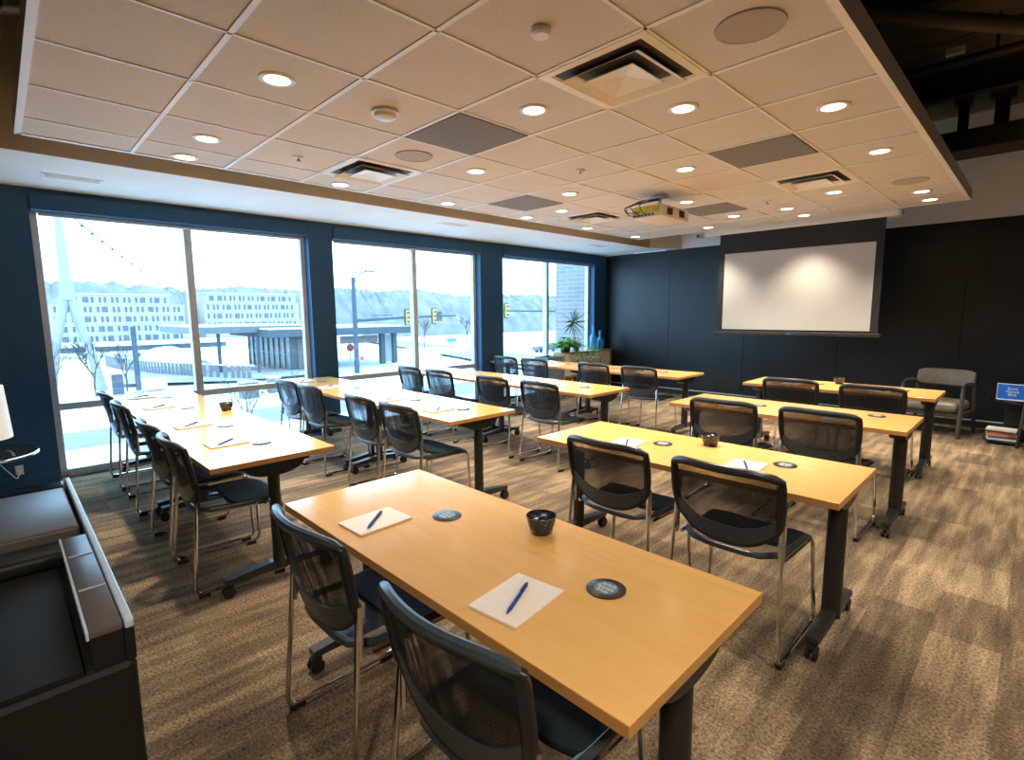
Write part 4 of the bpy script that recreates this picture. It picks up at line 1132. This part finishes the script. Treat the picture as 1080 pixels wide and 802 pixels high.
# bare trees
def grow(bm, p, d, L, r, depth, rnd, spread=.55, kids=3):
    q = p + d * L
    mid = p + d * L * .5 + Vector((rnd.uniform(-1, 1), rnd.uniform(-1, 1), 0)) * L * .05
    tube(bm, [p, mid, q], [r, r * .88, r * .75], 5, caps=False)
    if depth == 0: return
    for k in range(kids):
        nd = (d + Vector((rnd.uniform(-1, 1), rnd.uniform(-1, 1), rnd.uniform(-.3, .6))) * spread).normalized()
        grow(bm, p + d * L * rnd.uniform(.55, 1), nd, L * rnd.uniform(.6, .8), r * .66, depth - 1, rnd, spread, kids)
tr = [(-46, 2.4, 1.6, .075, 5, 'bare grey tree outside the first window, left one', 'bark'), (-47, 4.6, 1.7, .08, 5, 'bare grey tree outside the first window, middle one', 'bark'), (-48.5, 6.6, 1.4, .07, 5, 'bare grey tree outside the first window, right one', 'bark'),
      (-24, 7.4, 1.3, .045, 5, 'bare leafless shrub close outside, right of the first mullion', 'shrub_tan'), (-25, 9.6, 1.2, .04, 5, 'bare leafless shrub close outside, by the window pier', 'shrub_tan'),
      (-76, 63, 2.4, .10, 4, 'bare tree outside the middle window', 'bark'), (-70, 49, 2.0, .08, 4, 'smaller bare tree outside the middle window', 'bark'), (-62, 79, 2.2, .09, 4, 'bare tree outside the far window', 'bark')]
for k, (x, y, L_, r, dp, lb, m) in enumerate(tr):
    bm = NB(); grow(bm, Vector((0, 0, 0)), Vector((0, 0, 1)), L_, r, dp, random.Random(k + 3))
    tag(link('bare_tree' if m == 'bark' else 'bare_shrub', bm, m, loc=(x, y, G0)), lb, 'tree' if m == 'bark' else 'shrub', 'bare trees and shrubs outside')
# small street things
for (x, y, sx, sy, h, m, nme, lb, cat) in ((-38.2, 12.0, .45, .55, 1.1, 'canopy_light', 'utility_box', 'blue grey utility box by the shrubs, larger one', 'utility box'), (-39.6, 14.2, .4, .4, 1.1, 'canopy_light', 'utility_box', 'blue grey utility box by the shrubs, smaller one', 'utility box'),
                                           (-48.4, 8.3, .5, .8, .8, 'white_plastic', 'utility_box', 'small white box beside the thick dark post', 'utility box'), (-47.3, 5.9, .3, .33, 1.5, 'pole_blue', 'trash_bin', 'dark blue bin at the foot of the plaza wall', 'bin')):
    t = thing(nme, lb, cat, (x, y, G0), group='street furniture outside')
    link('box_body', B(-sx, sx, -sy, sy, 0, h, bev=.04), m, t); link('box_lid', B(-sx * 1.05, sx * 1.05, -sy * 1.05, sy * 1.05, h, h + .08, bev=.02), 'snow', t)
t = thing('stop_sign', 'red octagonal sign seen left of the street light pole', 'sign', (-60, 30.9, G0))
link('sign_post', tube(NB(), [(0, 0, 0), (0, 0, 2.2)], .05, 8), 'bark', t, True)
link('sign_face', tube(NB(), [(.05, 0, 1.6), (.09, 0, 1.6)], .5, 8), 'sign_red', t)
t = thing('green_sign', 'small green street sign beyond the middle window', 'sign', (-66, 51.5, G0))
link('sign_post', tube(NB(), [(0, 0, 0), (0, 0, 1.7)], .06, 8), 'bark', t, True); link('sign_face', B(.06, .1, -1.0, .8, 1.2, 1.75), 'sign_green', t)
def car(lb, loc, rz, m):
    t = thing('parked_car', lb, 'car', loc, rz, 'snow covered cars')
    prof = [(-2.1, .35), (-2.15, .75), (-1.7, .95), (-1.0, 1.0), (-.6, 1.4), (.7, 1.42), (1.3, 1.0), (2.0, .9), (2.15, .6), (2.1, .35)]
    bm = NB(); prism(bm, prof, 'y', -.85, .85); link('car_body', bm, m, t)
    bm = NB(); prism(bm, [(-1.5, 1.0), (-.65, 1.45), (.75, 1.48), (1.4, 1.02), (1.3, 1.0), (.7, 1.40), (-.6, 1.38), (-1.0, 1.0)], 'y', -.86, .86); link('car_snow', bm, 'snow', t)
    for sx in (-1.35, 1.35):
        for sy in (-.8, .8): link('wheel', tube(NB(), [(sx, sy - .1, .34), (sx, sy + .1, .34)], .34, 16), 'rubber', t, True)
car('snow covered car parked outside the far window, left one', (-50, 56.5, G0), 1.2, 'canopy_light')
car('snow covered car parked outside the far window, right one', (-47, 57.8, G0), 1.2, 'canopy_light')
